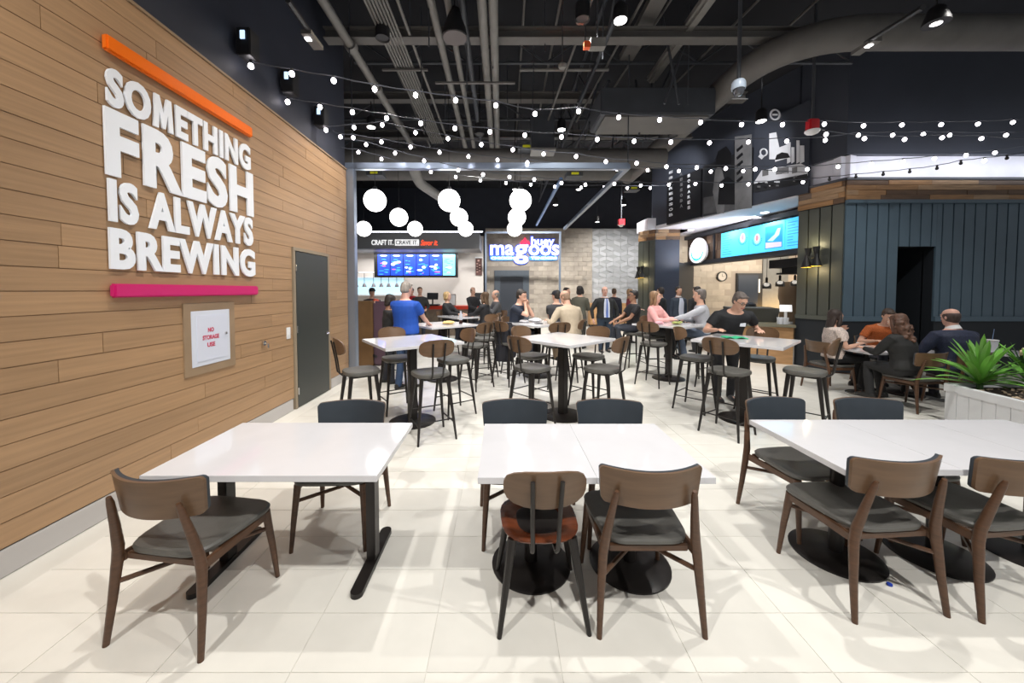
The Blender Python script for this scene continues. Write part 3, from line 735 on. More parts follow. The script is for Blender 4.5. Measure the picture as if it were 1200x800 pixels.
for col_, x_ in enumerate((789, 802, 811)):
    for k in range(9 if col_ == 0 else 7):
        y_ = 200 + k * 6.2 + col_ * 2; 
        u0, z_0 = zz(x_, y_ + 4.6); u1, z_1 = zz(x_ + (4.5 if col_ == 0 else 3.2), y_)
        text_obj('lettering', 'ESPRESSOBAR'[(k + col_ * 3) % 11], u1 - u0, z_1 - z_0, m_mw if col_ != 1 else m_mg2, t1, lambda u, v, w: fL(u0 + u, z_0 + v, w + .17), .04, .004)

# far corner column (blue with wood collar) near px 783-808
t = bpy.data.objects.new('wall_corner_column', None); COL.objects.link(t); t['kind'] = 'structure'
fX = frame((5.42, 13.0, 0), (1, 0, 0), (0, 0, 1))
panelbox(fX, 0, .85, 0, 3.5, -1.0, 0).build('column_body', mat('corner_slate', (.035, .042, .066), .5), t, smooth=False)
reclaimed(fX, .85, 3.5, 3.86, t, 3, .3, .7)
fX2 = frame((5.05, 13.6, 0), Vector((.37, -.6, 0)), (0, 0, 1))
panelbox(fX2, 0, .70, 0, 3.5, -.3, 0).build('side_body', m_olive, t, smooth=False)
for k in range(3): panelbox(fX2, k * .233 + .01, k * .233 + .22, 1.1, 3.45, 0, .03).build('board', m_olive, t, smooth=False)
reclaimed(fX2, .70, 3.5, 3.86, t, 3, .3, .7)
panelbox(fX, -.3, 1.3, 3.86, 4.25, -1.0, .02).build('cap_block', m_sofw, t, smooth=False)
sconce(fX2(.2, 2.35, .03), math.atan2(-.6, .37), 'small black wall sconce with yellow glow on the far corner column')
# dark wall between column and opening
panelbox(frame((6.27, 13.0, 0), Vector((1.2, 1.3, 0)), (0, 0, 1)), 0, 1.75, 0, 2.7, -.2, 0).build('wall_dark_return', mat('olive_black', (.022, .022, .022), .5), smooth=False)['kind'] = 'structure'

# kitchen back wall (right)
YK = 15.0
m_kb = mat('beige_tile', (.44, .385, .32), .4, var=.12, vscale=3, objvar=.12)
wk = MB().box((10.4, YK + .15, 2.0), (6.6, .3, 4.0)).build('wall_kitchen_right', mat('beige_grout', (.36, .31, .26), .7), smooth=False); wk['kind'] = 'structure'
fk = frame((7.1, YK, 0), (1, 0, 0), (0, 0, 1))
lst = brickwall(wk, fk, 6.6, 3.6, .50, .25, None, holes=[(2.45, 3.5, 0, 2.45), (3.5, 4.55, 0, 3.2)])
lst = [q for q in lst if q[2] > .8]
for q in lst[:290]: panelbox(fk, *q, -.002, .01 + random.random() * .012).build('brick', m_kb, wk, smooth=False)
panelbox(fk, 3.52, 4.55, 0, 3.2, 0, .05).build('grey_pier', mat('concrete_grey', (.17, .175, .175), .5, var=.06), wk, smooth=False)
dr = bpy.data.objects.new('door_3', None); COL.objects.link(dr); dr['kind'] = 'structure'; dr.location = (7.1 + 2.97, YK - .04, 0)
MB().box((-.0, 0, 1.2), (1.05, .08, 2.42)).build('door_frame', m_black, dr, smooth=False); MB().box((-.08, -.05, 1.18), (.80, .04, 2.3)).build('door_leaf', mat('navy_door', (.018, .028, .048), .4), dr, smooth=False)
MB().box((.37, -.06, 1.9), (.06, .03, .55)).build('door_plate', m_white, dr, smooth=False)
lamp('AREA', (10.4, 12.6, 3.2), 330, (1, .88, .72), size=(4.5, 1.0), aim=(10.4, 15, 1.4), name='kitchen_light')
lamp('AREA', (11.6, 14.4, 1.0), 30, (1, .6, .22), size=(2.0, .2), aim=(11.6, 15, 1.6), name='kitchen_glow')
o = MB().box((11.2, 12.0, 3.3), (6.2, 6.2, .1)).build('ceiling_kitchen', m_bark, smooth=False); o['kind'] = 'structure'
MB().box((8.6, 9.9, 2.52), (.5, 3.2, .25)).build('trim_4', m_bark, smooth=False)['kind'] = 'structure'
# clock
c = at(845.8, 323.8, 14.95)
t = thing('wall_clock', 'round black-rimmed wall clock left of the kitchen door', 'clock', c)
MB().lathe((0, 0, 0), [(.20, 0), (.20, .05), (.165, .05), (.165, .02)], 28, axis='y', cap=False).build('rim', m_black, t)
for o_ in t.children: o_.rotation_euler = (0, 0, PI)
MB().cyl((0, -.02, 0), .17, .015, 28, axis='y').build('face', mat('clock_face', (.55, .5, .45), .5), t)
MB().box((.0, -.03, .05), (.012, .006, .11)).box((.04, -.03, .0), (.08, .006, .012)).build('hands', m_black, t, smooth=False)
# pendants over the kitchen pass
pend = None
for k, (px, py) in enumerate(((898.4, 333), (914, 330.5), (931.6, 330))):
    p = at(px, py, 11.8)
    lab = 'smoked glass pendant lamp over the tan kitchen counter, ' + ['farthest from the blue boards', 'middle of three', 'nearest the blue boards'][k]
    if pend is None:
        pend = thing('pendant_lamp', lab, 'lamp', p, 0, 'smoked glass kitchen pendants')
        MB().tube([(0, 0, .2), (0, 0, 3.2 - p.z)], .008, 6).build('cord', m_black, pend)
        MB().lathe((0, 0, 0), [(.02, .22), (.035, .2), (.035, .06), (.05, .05), (.05, .04)], 14).build('socket', m_black, pend)
        MB().lathe((0, 0, -.08), [(.04, .13), (.11, .09), (.13, .03), (.125, -.06)], 18, cap=False).build('shade', mat('smoked_glass', (.10, .10, .10), .2, trans=.4), pend)
        MB().ball((0, 0, -.02), .055).build('bulb', emis('pendant_glow', (1, .93, .82), 5), pend)
    else: dup(pend, lab, p)
# hood
t = thing('range_hood', 'dark steel range hood hanging at the right end of the kitchen', 'hood', at(941, 311, 11))
MB().box((0, 0, 0), (.75, .7, .42)).build('canopy', mat('hood_steel', (.04, .045, .05), .35, metal=.6), t, bevel=.01, smooth=False); MB().box((0, 0, -.23), (.95, .85, .05)).build('rim', m_black, t, smooth=False)
t = thing('oven_shell', 'rounded brown steel oven glowing at its base behind the counter', 'oven', (at(933, 348, 12.5).x, 12.5, 0))
MB().lathe((0, 0, 0), [(.45, .0), (.45, 1.3), (.50, 1.5), (.48, 2.0), (.30, 2.02)], 20).build('oven_body', mat('oven_brown', (.16, .12, .085), .4, metal=.4), t)
# counter for the right restaurant
t = thing('service_counter', 'olive-topped order counter with a pale wood front beside the blue boards', 'counter', (0, 0, 0))
m_cf = mat('counter_ply', (.42, .24, .11), .45, var=.15, vscale=4, stretch=(1, 1, 4)); m_ct = mat('counter_olive', (.20, .19, .14), .3)
MB().hexa([Vector((5.85, 8.9, 0)), Vector((6.70, 8.40, 0)), Vector((6.95, 9.2, 0)), Vector((6.4, 12.3, 0))], [Vector((5.85, 8.9, .86)), Vector((6.70, 8.40, .86)), Vector((6.95, 9.2, .86)), Vector((6.4, 12.3, .86))]).build('counter_body', m_cf, t, smooth=False)
MB().hexa([Vector((5.78, 8.85, .86)), Vector((6.70, 8.32, .86)), Vector((7.0, 9.2, .86)), Vector((6.35, 12.4, .86))], [Vector((5.78, 8.85, .93)), Vector((6.70, 8.32, .93)), Vector((7.0, 9.2, .93)), Vector((6.35, 12.4, .93))]).build('counter_top', m_ct, t, smooth=False, bevel=.01)
t = thing('display_case', 'dark olive sloped display screen standing on the order counter', 'display case', (6.35, 9.35, .93))
MB().hexa([Vector((-.42, 0, 0)), Vector((.40, -.35, 0)), Vector((.60, .2, 0)), Vector((-.3, .6, 0))], [Vector((-.5, -.02, .34)), Vector((.46, -.4, .34)), Vector((.62, .2, .36)), Vector((-.35, .6, .36))]).build('case_body', mat('case_olive', (.05, .05, .043), .4), t, smooth=False, bevel=.01)
t = thing('tote_basket', 'round black basket behind the olive display screen', 'basket', (6.62, 9.95, .93)); MB().lathe((0, 0, 0), [(.2, 0), (.26, .3), (.24, .42), (.12, .47)], 16).build('basket_body', m_black, t)
t = thing('order_terminal', 'white order terminal on a stand at the end of the counter', 'register', (6.78, 8.75, .93))
MB().box((0, 0, .02), (.2, .2, .04)).build('base', m_white, t, smooth=False); MB().tube([(0, 0, .03), (0, 0, .3)], .03).build('post', m_white, t); MB().box((0, 0, .36), (.24, .03, .16), (R(-10), 0, R(-20))).build('monitor', emis('terminal_glow', (.8, .8, .8), .9), t, smooth=False)
for k, (dx, dy) in enumerate(((.0, 0), (.07, -.02), (.14, .01), (.03, .1), (.10, .09))):
    o = MB().lathe((6.52 + dx, 8.55 + dy, .93), [(.035, 0), (.045, .14), (.048, .15)], 12).build('paper_cup', mat('cup_white', (.75, .78, .85), .5)); tag(o, 'white paper cup at the counter end by the blue boards, ' + ['front left of five', 'front middle of five', 'front right of five', 'back left of five', 'back right of five'][k], 'cup', 'paper cups on the order counter')
o = MB().box((6.2, 8.9, 1.0), (.01, .01, .01)).build('napkin', m_white); bpy.data.objects.remove(o)

# ================================================================== left wall mounted things
def fW(u, v, w): return Vector((WX + .012 + w, u, v))   # u along +Y, v up, w out
def wall_pt(px, py):
    r = ray(px, py); t_ = (WX + .012) / r.x; return (r.y * t_, EYE + r.z * t_)
sg = thing('wall_lettering', 'big white raised slogan letters on the oak plank wall', 'lettering', (0, 0, 0))
rowsT = [('SOMETHING', 121, 291, (81.5, 125), (168, 198)), ('FRESH', 119, 294, (128, 208), (200, 252)), ('IS ALWAYS', 124, 294, (214, 260), (252, 288)), ('BREWING', 125, 296.5, (268.5, 316), (291, 324))]
for body, pa, pb, (ya, yb), (yc, yd) in rowsT:
    y0_, zt0 = wall_pt(pa, ya); _, zb0 = wall_pt(pa, yb); y1_, zt1 = wall_pt(pb, yc); _, zb1 = wall_pt(pb, yd)
    zt = (zt0 + zt1) / 2; zb_ = (zb0 + zb1) / 2
    ls_ = text_obj('letter', body, y1_ - y0_, zt - zb_, m_letter, sg, lambda u, v, w, y0_=y0_, zb_=zb_: fW(y0_ + u, zb_ + v, w + .006), .043, .018, islands=True, space=1.10)
    if body == 'SOMETHING':     # the capital M gets a hand drawn outline
        ls_.sort(key=lambda o: min(v.co.y for v in o.data.vertices)); om = ls_[2]
        ys_ = [v.co.y for v in om.data.vertices]; zs_ = [v.co.z for v in om.data.vertices]; ya_, yb2_, za_, zb3_ = min(ys_), max(ys_), min(zs_), max(zs_)
        P_m = [(0, 0), (.09, 1), (.31, 1), (.5, .50), (.69, 1), (.91, 1), (1, 0), (.765, 0), (.72, .52), (.58, .04), (.42, .04), (.28, .52), (.235, 0)]
        om.data = MB().prism([(ya_ + (yb2_ - ya_) * u, za_ + (zb3_ - za_) * v) for u, v in P_m], .006, .024, fW).mesh('letter', m_letter, smooth=False)
def wallbar(nm, lab, m, pa, pb, q):
    y0_, a = wall_pt(pa, q[0]); _, b = wall_pt(pa, q[1]); y1_, c = wall_pt(pb, q[2]); _, d = wall_pt(pb, q[3])
    o = MB().box((WX + .04, (y0_ + y1_) / 2, (a + b + c + d) / 4), (.05, y1_ - y0_, ((a - b) + (c - d)) / 2)).build(nm, m, bevel=.012); return tag(o, lab, 'bar')
wallbar('sign_bar', 'long glossy orange bar above the white wall lettering', m_orange, 117, 291, (43, 62, 147, 158))
wallbar('sign_bar', 'magenta bar below the white wall lettering', m_magenta, 126.5, 298, (334, 348, 334, 346))
# access panel
y0_, za = wall_pt(222, 365); _, zb_ = wall_pt(222, 432); y1_, _ = wall_pt(267, 361)
t = thing('access_panel', 'white metal access panel with small red lettering in the plank wall', 'panel', (WX + .012, (y0_ + y1_) / 2, (za + zb_) / 2))
w, h = y1_ - y0_, za - zb_
mb = MB()
for s_ in (-1, 1): mb.box((.004, s_ * (w / 2 + .035), 0), (.014, .09, h + .16)); mb.box((.004, 0, s_ * (h / 2 + .035)), (.0135, w, .09))
mb.build('surround', m_planktrim, t, smooth=False)
MB().box((.006, 0, 0), (.02, w, h)).build('frame', mat('panel_white', (.66, .70, .80), .4), t, bevel=.003, smooth=False)
pd = MB().box((.017, 0.005, 0), (.006, w * .80, h * .84)).build('panel_door', mat('panel_white2', (.66, .70, .82), .4), t, bevel=.002, smooth=False)
MB().cyl((.02, w * .36, .02), .014, .012, 12, axis='x').build('latch', m_chrome, pd)
m_rt = mat('red_print', (.55, .04, .10), .5)
for body, v, ww in (('NO', .055, .075), ('STORAGE', -.02, .21), ('USE', -.095, .10)):
    text_obj('lettering', body, ww, .045, m_rt, t, lambda a_, b_, c_, ww=ww, v=v: Vector((.0205 + c_, a_ - ww / 2 - .02, v + b_)), .03, .002)
# thermostat & cable outlet
y_, z_ = wall_pt(338.5, 390); t = thing('wall_switch', 'white light switch plate beside the grey door', 'switch', (WX + .018, y_ - .02, z_))
MB().box((0, 0, 0), (.014, .08, .16)).build('plate', m_white, t, bevel=.003, smooth=False); MB().box((.01, 0, 0), (.01, .03, .06)).build('rocker', m_white, t, smooth=False)
y_, z_ = wall_pt(308, 402); t = thing('wall_hook', 'small chrome coat hook on the plank wall between panel and door', 'hook', (WX + .02, y_, z_))
MB().cyl((0, 0, 0), .03, .02, 12, axis='x').build('mount', m_chrome, t); MB().tube([(.02, 0, 0), (.06, 0, -.01), (.06, 0, -.06)], .01).build('prong', m_chrome, t)
# wall boxes holding the strings
for k, (px, py) in enumerate(((287, 53), (337, 98), (374, 138))):
    r = ray(px, py); q = -2.93 / r.x; p = Vector((0, 0, EYE)) + r * q
    t = thing('wall_speaker', 'black wall box with a small light high above the planks, ' + ['nearest the viewer', 'middle of three', 'nearest the wall end'][k], 'speaker', (-2.985, p.y, p.z), 0, 'black wall boxes above the planks')
    MB().box((.09, 0, 0), (.16, .17, .30)).build('housing', m_black, t, bevel=.01, smooth=False); MB().box((.09, -.09, .06), (.05, .01, .09)).build('indicator', emis('indicator_blue', (.5, .7, 1), 1.5), t, smooth=False)
    MB().box((.0, 0, 0), (.06, .06, .1)).build('bracket', m_ductd, t, smooth=False)
# wall debris: loose wires by the baseboard
for k, (px, py, yy) in enumerate(((300, 490, 0), (322, 477, 0))):
    r = ray(px, py); p = Vector((0, 0, EYE)) + r * (-(EYE - .02) / r.z)
    o = MB().tube([p + Vector((random.uniform(-.03, .03), (q - 3) * .05, .006 + .012 * (q % 2))) for q in range(7)], .006, 6).build('loose_wire', mat('wire_grey', (.2, .19, .18), .6)); tag(o, ['short grey wire lying by the wall base, nearer the table', 'short grey wire lying by the wall base, nearer the door'][k], 'wire')

# ================================================================== furniture
def curved_panel(W, H, T, Rr, n_exp, yb, zc, tilt=0, seg=20, rows_=10, taper=0, front_only=False):
    "curved back panel, centre at (0,yb,zc); concave toward -Y (front)"
    mb = MB(); vf = []; vb = []
    for j in range(rows_ + 1):
        v = -1 + 2 * j / rows_; vv = math.sin(v * PI / 2)
        prof = max(1 - abs(vv) ** n_exp, 0) ** (1 / n_exp); prof = max(prof, .93 if n_exp > 10 else .12)
        for i in range(seg + 1):
            u = -1 + 2 * i / seg; x = u * W / 2 * prof * (1 + taper * vv)
            y = -(x * x) / (2 * Rr); z = vv * H / 2
            yy = yb + y + z * math.tan(tilt)
            vf.append((x, yy - T / 2, zc + z)); vb.append((x, yy + T / 2, zc + z))
    n = seg + 1; N = len(vf); fs = []
    for j in range(rows_):
        for i in range(seg):
            a = j * n + i; fs.append((a, a + 1, a + n + 1, a + n)); fs.append((N + a, N + a + n, N + a + n + 1, N + a + 1))
    for i in range(seg): fs.append((i, N + i, N + i + 1, i + 1)); a = rows_ * n + i; fs.append((a, a + 1, N + a + 1, N + a))
    for j in range(rows_): a = j * n; fs.append((a, a + n, N + a + n, N + a)); a = j * n + seg; fs.append((a, N + a, N + a + n, a + n))
    mb.add(vf + vb, fs); return mb
def seat_pad(W0, W1, D, z, T, n=28, e=4, dish=.012, yoff=0):
    "rounded seat: W0 width at front (-Y), W1 at rear"
    rings = []
    for (s_, zz_) in ((.90, z - T), (.985, z - T * .8), (1, z - T * .35), (.97, z - .004), (.85, z), (.5, z - dish), (.05, z - dish * 1.3)):
        ring = []
        for k in range(n):
            a = 2 * PI * k / n; c, q = math.cos(a), math.sin(a)
            x = math.copysign(abs(c) ** (2 / e), c); y = math.copysign(abs(q) ** (2 / e), q)
            w_ = W0 + (W1 - W0) * (y + 1) / 2
            ring.append(Vector((x * w_ / 2 * s_, y * D / 2 * s_ + yoff, zz_)))
        rings.append(ring)
    return MB().loft(rings)
def taperleg(p0, p1, r0, r1, n=10): return MB().tube([p0, (Vector(p0) + Vector(p1)) / 2, p1], [r0, (r0 + r1) / 2 + .002, r1], n)

# --- walnut dining chair, facing -Y ------------------------------------------------
def make_dining(lab):
    t = thing('dining_chair', lab, 'chair', (0, 0, 0), 0, 'walnut dining chairs')
    seat_pad(.52, .43, .47, .472, .040, e=5, dish=.018, yoff=-.015).build('seat', m_vinyl, t)
    curved_panel(.50, .190, .015, .36, 16, .290, .755, R(9), taper=.03).build('backrest', m_walnut_back, t)
    curved_panel(.496, .186, .018, .36, 16, .2735, .756, R(9), taper=.03).build('back_pad', m_padblue, t)
    for s_ in (-1, 1):
        MB().tube([(s_ * .262, .262, 0), (s_ * .250, .238, .20), (s_ * .236, .220, .40), (s_ * .226, .222, .47), (s_ * .208, .246, .60), (s_ * .192, .272, .72), (s_ * .188, .280, .75)], [.0135, .0185, .0235, .0235, .0195, .015, .010], 12).build('leg', m_walnut, t)
        MB().tube([(s_ * .240, -.245, 0), (s_ * .228, -.222, .22), (s_ * .214, -.195, .43)], [.0125, .018, .0235], 12).build('leg', m_walnut, t)
        MB().box((s_ * .222, .01, .408), (.022, .40, .046), (0, 0, s_ * -.02)).build('seat_rail', m_walnut, t, bevel=.004)
        MB().tube([(s_ * .226, -.212, .335 + .012 * s_), (-s_ * .242, .228, .305 + .012 * s_)], .0125, 8).build('stretcher', m_walnut, t)
    MB().box((0, .075, .40), (.40, .03, .04)).build('cross_rail', m_walnut, t, bevel=.004)
    MB().box((0, .195, .415), (.40, .022, .035)).build('cross_rail', m_walnut, t, bevel=.004)
    return t
m_rod = m_metal
def make_rodchair(lab, seat_z, name, seatmat, pad, group, cat):
    t = thing(name, lab, cat, (0, 0, 0), 0, group)
    if pad: seat_pad(.44, .40, .41, seat_z, .055, e=3.2, yoff=-.02).build('seat', seatmat, t)
    else: seat_pad(.44, .40, .42, seat_z, .018, e=3.0, dish=.022, yoff=-.02).build('seat', seatmat, t)
    bz = seat_z + .30
    curved_panel(.41, .20, .014, .36, 2.9, .265, bz, R(12), seg=18).build('backrest', m_walnut_back, t)
    curved_panel(.385, .185, .006, .36, 2.9, .254, bz, R(12), seg=14).build('back_face', m_walnut_back, t)
    for s_ in (-1, 1):
        MB().tube([(s_ * .055, .05, seat_z - .045), (s_ * .060, .20, seat_z - .045), (s_ * .062, .235, seat_z - .01), (s_ * .065, .255, seat_z + .14), (s_ * .07, .298, bz + .06)], .0095, 8, flat=1.2).build('back_rod', m_rod, t)
    sp = .05 if seat_z < .6 else .0
    lz = seat_z - (.055 if pad else .02)
    for sx in (-1, 1):
        for sy in (-1, 1):
            top = (sx * .155, sy * .14 - .01, lz); bot = (sx * (.225), sy * (.215), 0)
            MB().tube([bot, (Vector(bot) * .5 + Vector(top) * .5), top], [.0125, .0185, .025], 8).build('leg', m_rod, t)
    MB().box((0, -.01, lz - .008), (.33, .30, .022)).build('seat_frame', m_rod, t, bevel=.004)
    if seat_z > .6:
        def P(sx, sy, z):
            k = z / lz; return Vector((sx * (.225 + (.155 - .225) * k), sy * (.215 + (.14 - .215) * k) - .01 * k, z))
        for (a, b, z) in (((-1, -1), (1, -1), .30), ((-1, 1), (1, 1), .24), ((-1, -1), (-1, 1), .20), ((1, -1), (1, 1), .20)):
            MB().tube([P(*a, z), P(*b, z)], .008, 8).build('footrest_bar', m_rod, t)
    return t

dc = make_dining('walnut dining chair standing at the near side of the left white table')
dc.location = (-1.62, 1.94, 0); dc.rotation_euler = (0, 0, R(180 - 8))
def rot_for(a): return a
specs = [
 ('walnut dining chair with a slate back pad behind the left white table', (-1.15, 2.60, 0), R(2)),
 ('slate-backed dining chair at the far left side of the middle white table', (.11, 2.62, 0), R(2)),
 ('slate-backed dining chair at the far right side of the middle white table', (.83, 2.62, 0), R(-2)),
 ('walnut dining chair with grey seat at the near right of the middle table', (.745, 2.02, 0), R(180)),
 ('slate-backed dining chair at the far left corner of the right white table', (2.20, 2.68, 0), R(8)),
 ('slate-backed dining chair behind the middle of the right white table', (2.88, 2.66, 0), R(-2)),
 ('walnut dining chair pulled up to the near left of the right white table', (2.07, 2.12, 0), R(184)),
 ('walnut dining chair at the near right, cut off by the picture edge', (2.72, 2.13, 0), R(186)),
 ('walnut dining chair under the dark-haired woman at the low table', (6.0, 5.32, 0), R(186)),
 ('walnut dining chair under the man in the navy sweater', (6.74, 5.38, 0), R(178)),
 ('walnut dining chair under the woman in the white lace top', (5.66, 6.30, 0), R(90)),
 ('walnut dining chair under the man in the orange shirt', (7.0, 6.78, 0), R(0)),
]
dining = [dc] + [dup(dc, l, p, r) for l, p, r in specs]
rc = make_rodchair('low plywood chair with black metal legs at the middle white table', .465, 'plywood_chair', m_brownseat, False, None, 'chair')
rc.location = (.205, 1.98, 0); rc.rotation_euler = (0, 0, R(182)); 
st0 = make_rodchair('x', .775, 'bar_stool', m_vinyl, True, 'grey padded bar stools', 'stool')
def stool_at(x, y, tx, ty, lab, first=[True], twist=0):
    rz = math.atan2(ty - y, tx - x) + PI / 2 + R(twist)     # front (-Y) toward the table
    if first[0]:
        first[0] = False; st0.location = (x, y, 0); st0.rotation_euler = (0, 0, rz); st0['label'] = lab; return st0
    return dup(st0, lab, (x, y, 0), rz)

# --- tables --------------------------------------------------------------------------
def bar_table(x, y, rz, s, lab, first=[None]):
    if first[0] is None:
        t = thing('bar_table', lab, 'table', (x, y, 0), rz, 'white topped bar tables')
        MB().box((0, 0, 1.052), (s, s, .035)).build('table_top', m_quartz, t, bevel=.003, smooth=False)
        MB().box((0, 0, .52), (.10, .10, 1.02)).build('pole', m_metal, t, bevel=.006, smooth=False)
        MB().lathe((0, 0, 0), [(.30, 0), (.30, .012), (.27, .025), (.08, .034)], 36).build('base', m_metal, t)
        MB().box((0, 0, 1.022), (.4, .4, .02)).build('mounting_plate', m_metal, t, smooth=False)
        first[0] = t; return t
    t = dup(first[0], lab, (x, y, 0), rz); return t
bt = [(-1.17, 4.76, 35, 'white bar table with four empty stools, nearest the plank wall'),
      (.84, 4.99, 42, 'empty white bar table in the middle with four stools around it'),
      (3.22, 4.83, 42, 'white bar table being wiped by the man in the black polo'),
      (-1.15, 7.05, 40, 'white bar table with food beside the man in the blue shirt'),
      (.72, 7.35, 40, 'white bar table between the navy-shirted and beige-shirted men'),
      (3.25, 7.1, 40, 'white bar table between the pink jacket woman and grey sweater man'),
      (-.95, 9.3, 38, 'farthest white bar table, near the blonde woman')]
for x, y, a, l in bt: bar_table(x, y, R(a), 1.0, l)
def low_table(x0, x1, yc, lab, kind='disc', w=.61):
    t = thing('dining_table', lab, 'table', ((x0 + x1) / 2, yc, 0)); W = x1 - x0
    MB().box((0, 0, .732), (W, .77, .034)).build('table_top', m_quartz, t, bevel=.0012, smooth=False)
    if kind == 'disc':
        MB().tube([(0, 0, .02), (0, 0, .70)], .038, 14).build('pole', m_metal, t)
        MB().lathe((0, 0, 0), [(.245, 0), (.245, .010), (.22, .020), (.06, .03)], 36).build('base', m_metal, t)
        MB().box((0, 0, .706), (.35, .35, .018)).build('mounting_plate', m_metal, t, smooth=False)
    else:
        for s_ in (-1, 1):
            lg = MB().box((s_ * .46, 0, .37), (.055, .085, .70)).build('leg', m_metal, t, bevel=.004, smooth=False)
            n = 24; poly = []
            for k in range(n):
                an = 2 * PI * k / n; poly.append((.036 * math.cos(an), math.copysign(.26, math.sin(an)) + .036 * math.sin(an)))
            MB().prism(poly, 0, .03, lambda u, v, w_: Vector((u + s_ * .46, v, w_))).build('foot', m_metal, lg, smooth=False)
        MB().box((0, 0, .706), (1.0, .08, .018)).build('mounting_plate', m_metal, t, smooth=False)
    return t
YT = 2.275
low_table(-1.90, -.655, YT, 'left white table on two black T-shaped legs beside the plank wall', 'tee')
low_table(-.125, .4935, YT - .02, 'left half of the middle white tables, plywood chair in front')
low_table(.4945, 1.113, YT - .02, 'right half of the middle white tables, walnut chair in front')
low_table(1.86, 2.4985, 2.34, 'leftmost of the right-hand white tables')
low_table(2.4995, 3.1385, 2.34, 'second of the right-hand white tables, cut by the picture edge')
low_table(3.1395, 3.775, 2.34, 'third right-hand white table, mostly outside the picture')
t1_ = low_table(5.72, 6.36, 6.05, 'low white table in front of the woman in lace')
low_table(6.365, 7.005, 6.05, 'low white table in front of the man in the orange shirt')
low_table(7.65, 8.3, 5.9, 'low white table behind the planter with a paper cup on it')

# stools
def around(i, dirs):
    x, y, a, _ = bt[i]
    for d, rad, lab, tw in dirs:
        an = R(a + d); stool_at(x + math.cos(an) * rad, y + math.sin(an) * rad, x, y, lab, twist=tw)
around(0, [(180, .66, 'bar stool left of the nearest-wall bar table, its back to the door', 0), (270, .60, 'bar stool in front of the nearest-wall bar table, its back to the viewer', -6), (90, .58, 'bar stool on the far side of the nearest-wall bar table', 0), (0, .62, 'bar stool right of the nearest-wall bar table', 0)])
around(1, [(180, .64, 'bar stool at the near left of the middle bar table', 0), (270, .64, 'bar stool at the near right of the middle bar table', 4), (90, .60, 'bar stool at the far left of the middle bar table', 0), (0, .62, 'bar stool at the far right of the middle bar table', 0)])
around(2, [(180, .68, 'bar stool in front of the wiped bar table, its back to the viewer', -8), (270, .64, 'bar stool right of the wiped bar table, near the planter', 0), (90, .62, 'bar stool left of the wiped bar table, behind the front one', 0), (0, .62, 'bar stool at the far right of the wiped bar table', 0)])
extra = [(-1.95, 7.15, 3, 'bar stool beside the booth, far from the viewer'), (-.45, 6.45, 3, 'bar stool in front right of the table with food'), (-.35, 7.35, 3, 'bar stool right of the table with food'), 
         (-.35, 8.2, 3, 'second bar stool in the aisle row behind the table with food'), (-.30, 9.1, 6, 'third bar stool in the aisle row, far back'), (-.15, 9.9, 6, 'bar stool under the far seated man'), (-1.45, 9.75, 6, 'bar stool under the blonde woman'),
         (.12, 6.75, 4, 'bar stool with a black coat over its back'), (.28, 7.6, 4, 'bar stool under the man in the navy shirt'), (1.32, 7.05, 4, 'bar stool under the man in the beige sweater'), (.95, 6.55, 4, 'bar stool in front of the table of the beige-sweater man'), (1.25, 8.1, 4, 'bar stool under the man in the cap'),
         (2.75, 6.65, 5, 'bar stool in front left of the pink jacket woman'), (3.2, 7.72, 5, 'bar stool under the woman in the pink jacket'), (3.95, 7.35, 5, 'bar stool under the man in the grey sweater'), (3.75, 6.45, 5, 'bar stool in front of the grey sweater man'), (3.0, 8.35, 5, 'bar stool under the dark-haired man in black')]
for x, y, i, lab in extra: stool_at(x, y, bt[i][0], bt[i][1], lab)

# ================================================================== planter
m_pw = mat('planter_white', (.66, .67, .69), .45, var=.04, vscale=6)
pA, pB = Vector((5.62, 4.60, 0)), Vector((5.40, 3.0, 0))
pt = thing('planter_box', 'long white board-clad planter box at the right edge', 'planter', (0, 0, 0))
dP = (pB - pA).normalized(); LP = (pB - pA).length
fP = frame(pA, dP, (0, 0, 1))       # face toward -X
PW = 2.2
panelbox(fP, 0, LP, .0, .50, -.03, 0).build('box_backing', m_pw, pt, smooth=False)
nb = 12
for k in range(nb): panelbox(fP, k * LP / nb + .002, (k + 1) * LP / nb - .002, .02, .455, 0, .010).build('board', m_pw, pt, smooth=False, bevel=.002)
fP2 = frame(pA, (-1, .02, 0), (0, 0, 1)); q_ = Vector((1, 0, 0))
MB().hexa([pA, pA + Vector((PW, .02, 0)), pA + Vector((PW, -.03, 0)), pA + Vector((.0, -.03, 0))][::-1], [pA + Vector((0, 0, .5)), pA + Vector((PW, .02, .5)), pA + Vector((PW, -.03, .5)), pA + Vector((0, -.03, .5))][::-1]).build('end_board', m_pw, pt, smooth=False)
panelbox(fP, -.01, LP, .45, .545, -.055, .022).build('rim', m_pw, pt, smooth=False, bevel=.004)
MB().box((pA.x + PW / 2, pA.y - .01, .4975), (PW, .075, .095)).build('rim', m_pw, pt, smooth=False, bevel=.004)
MB().hexa([pA + Vector((.05, -.04, .40)), pA + Vector((PW, -.04, .40)), pB + Vector((PW, 0, .40)), pB + Vector((.05, 0, .40))][::-1], [pA + Vector((.05, -.04, .505)), pA + Vector((PW, -.04, .505)), pB + Vector((PW, 0, .505)), pB + Vector((.05, 0, .505))][::-1]).build('soil', mat('soil', (.035, .025, .018), .9, var=.5, vscale=20, bump=.8, bscale=40), pt, smooth=False)
mb = MB(); rr = random.Random(8)
for k in range(420):
    x = rr.uniform(5.75, 7.2); y = rr.uniform(3.1, 4.5); s_ = rr.uniform(.010, .024)
    mb.ball((x, y, .505 + s_ * .4), s_, 6, 4, (1, rr.uniform(.6, 1), .6))
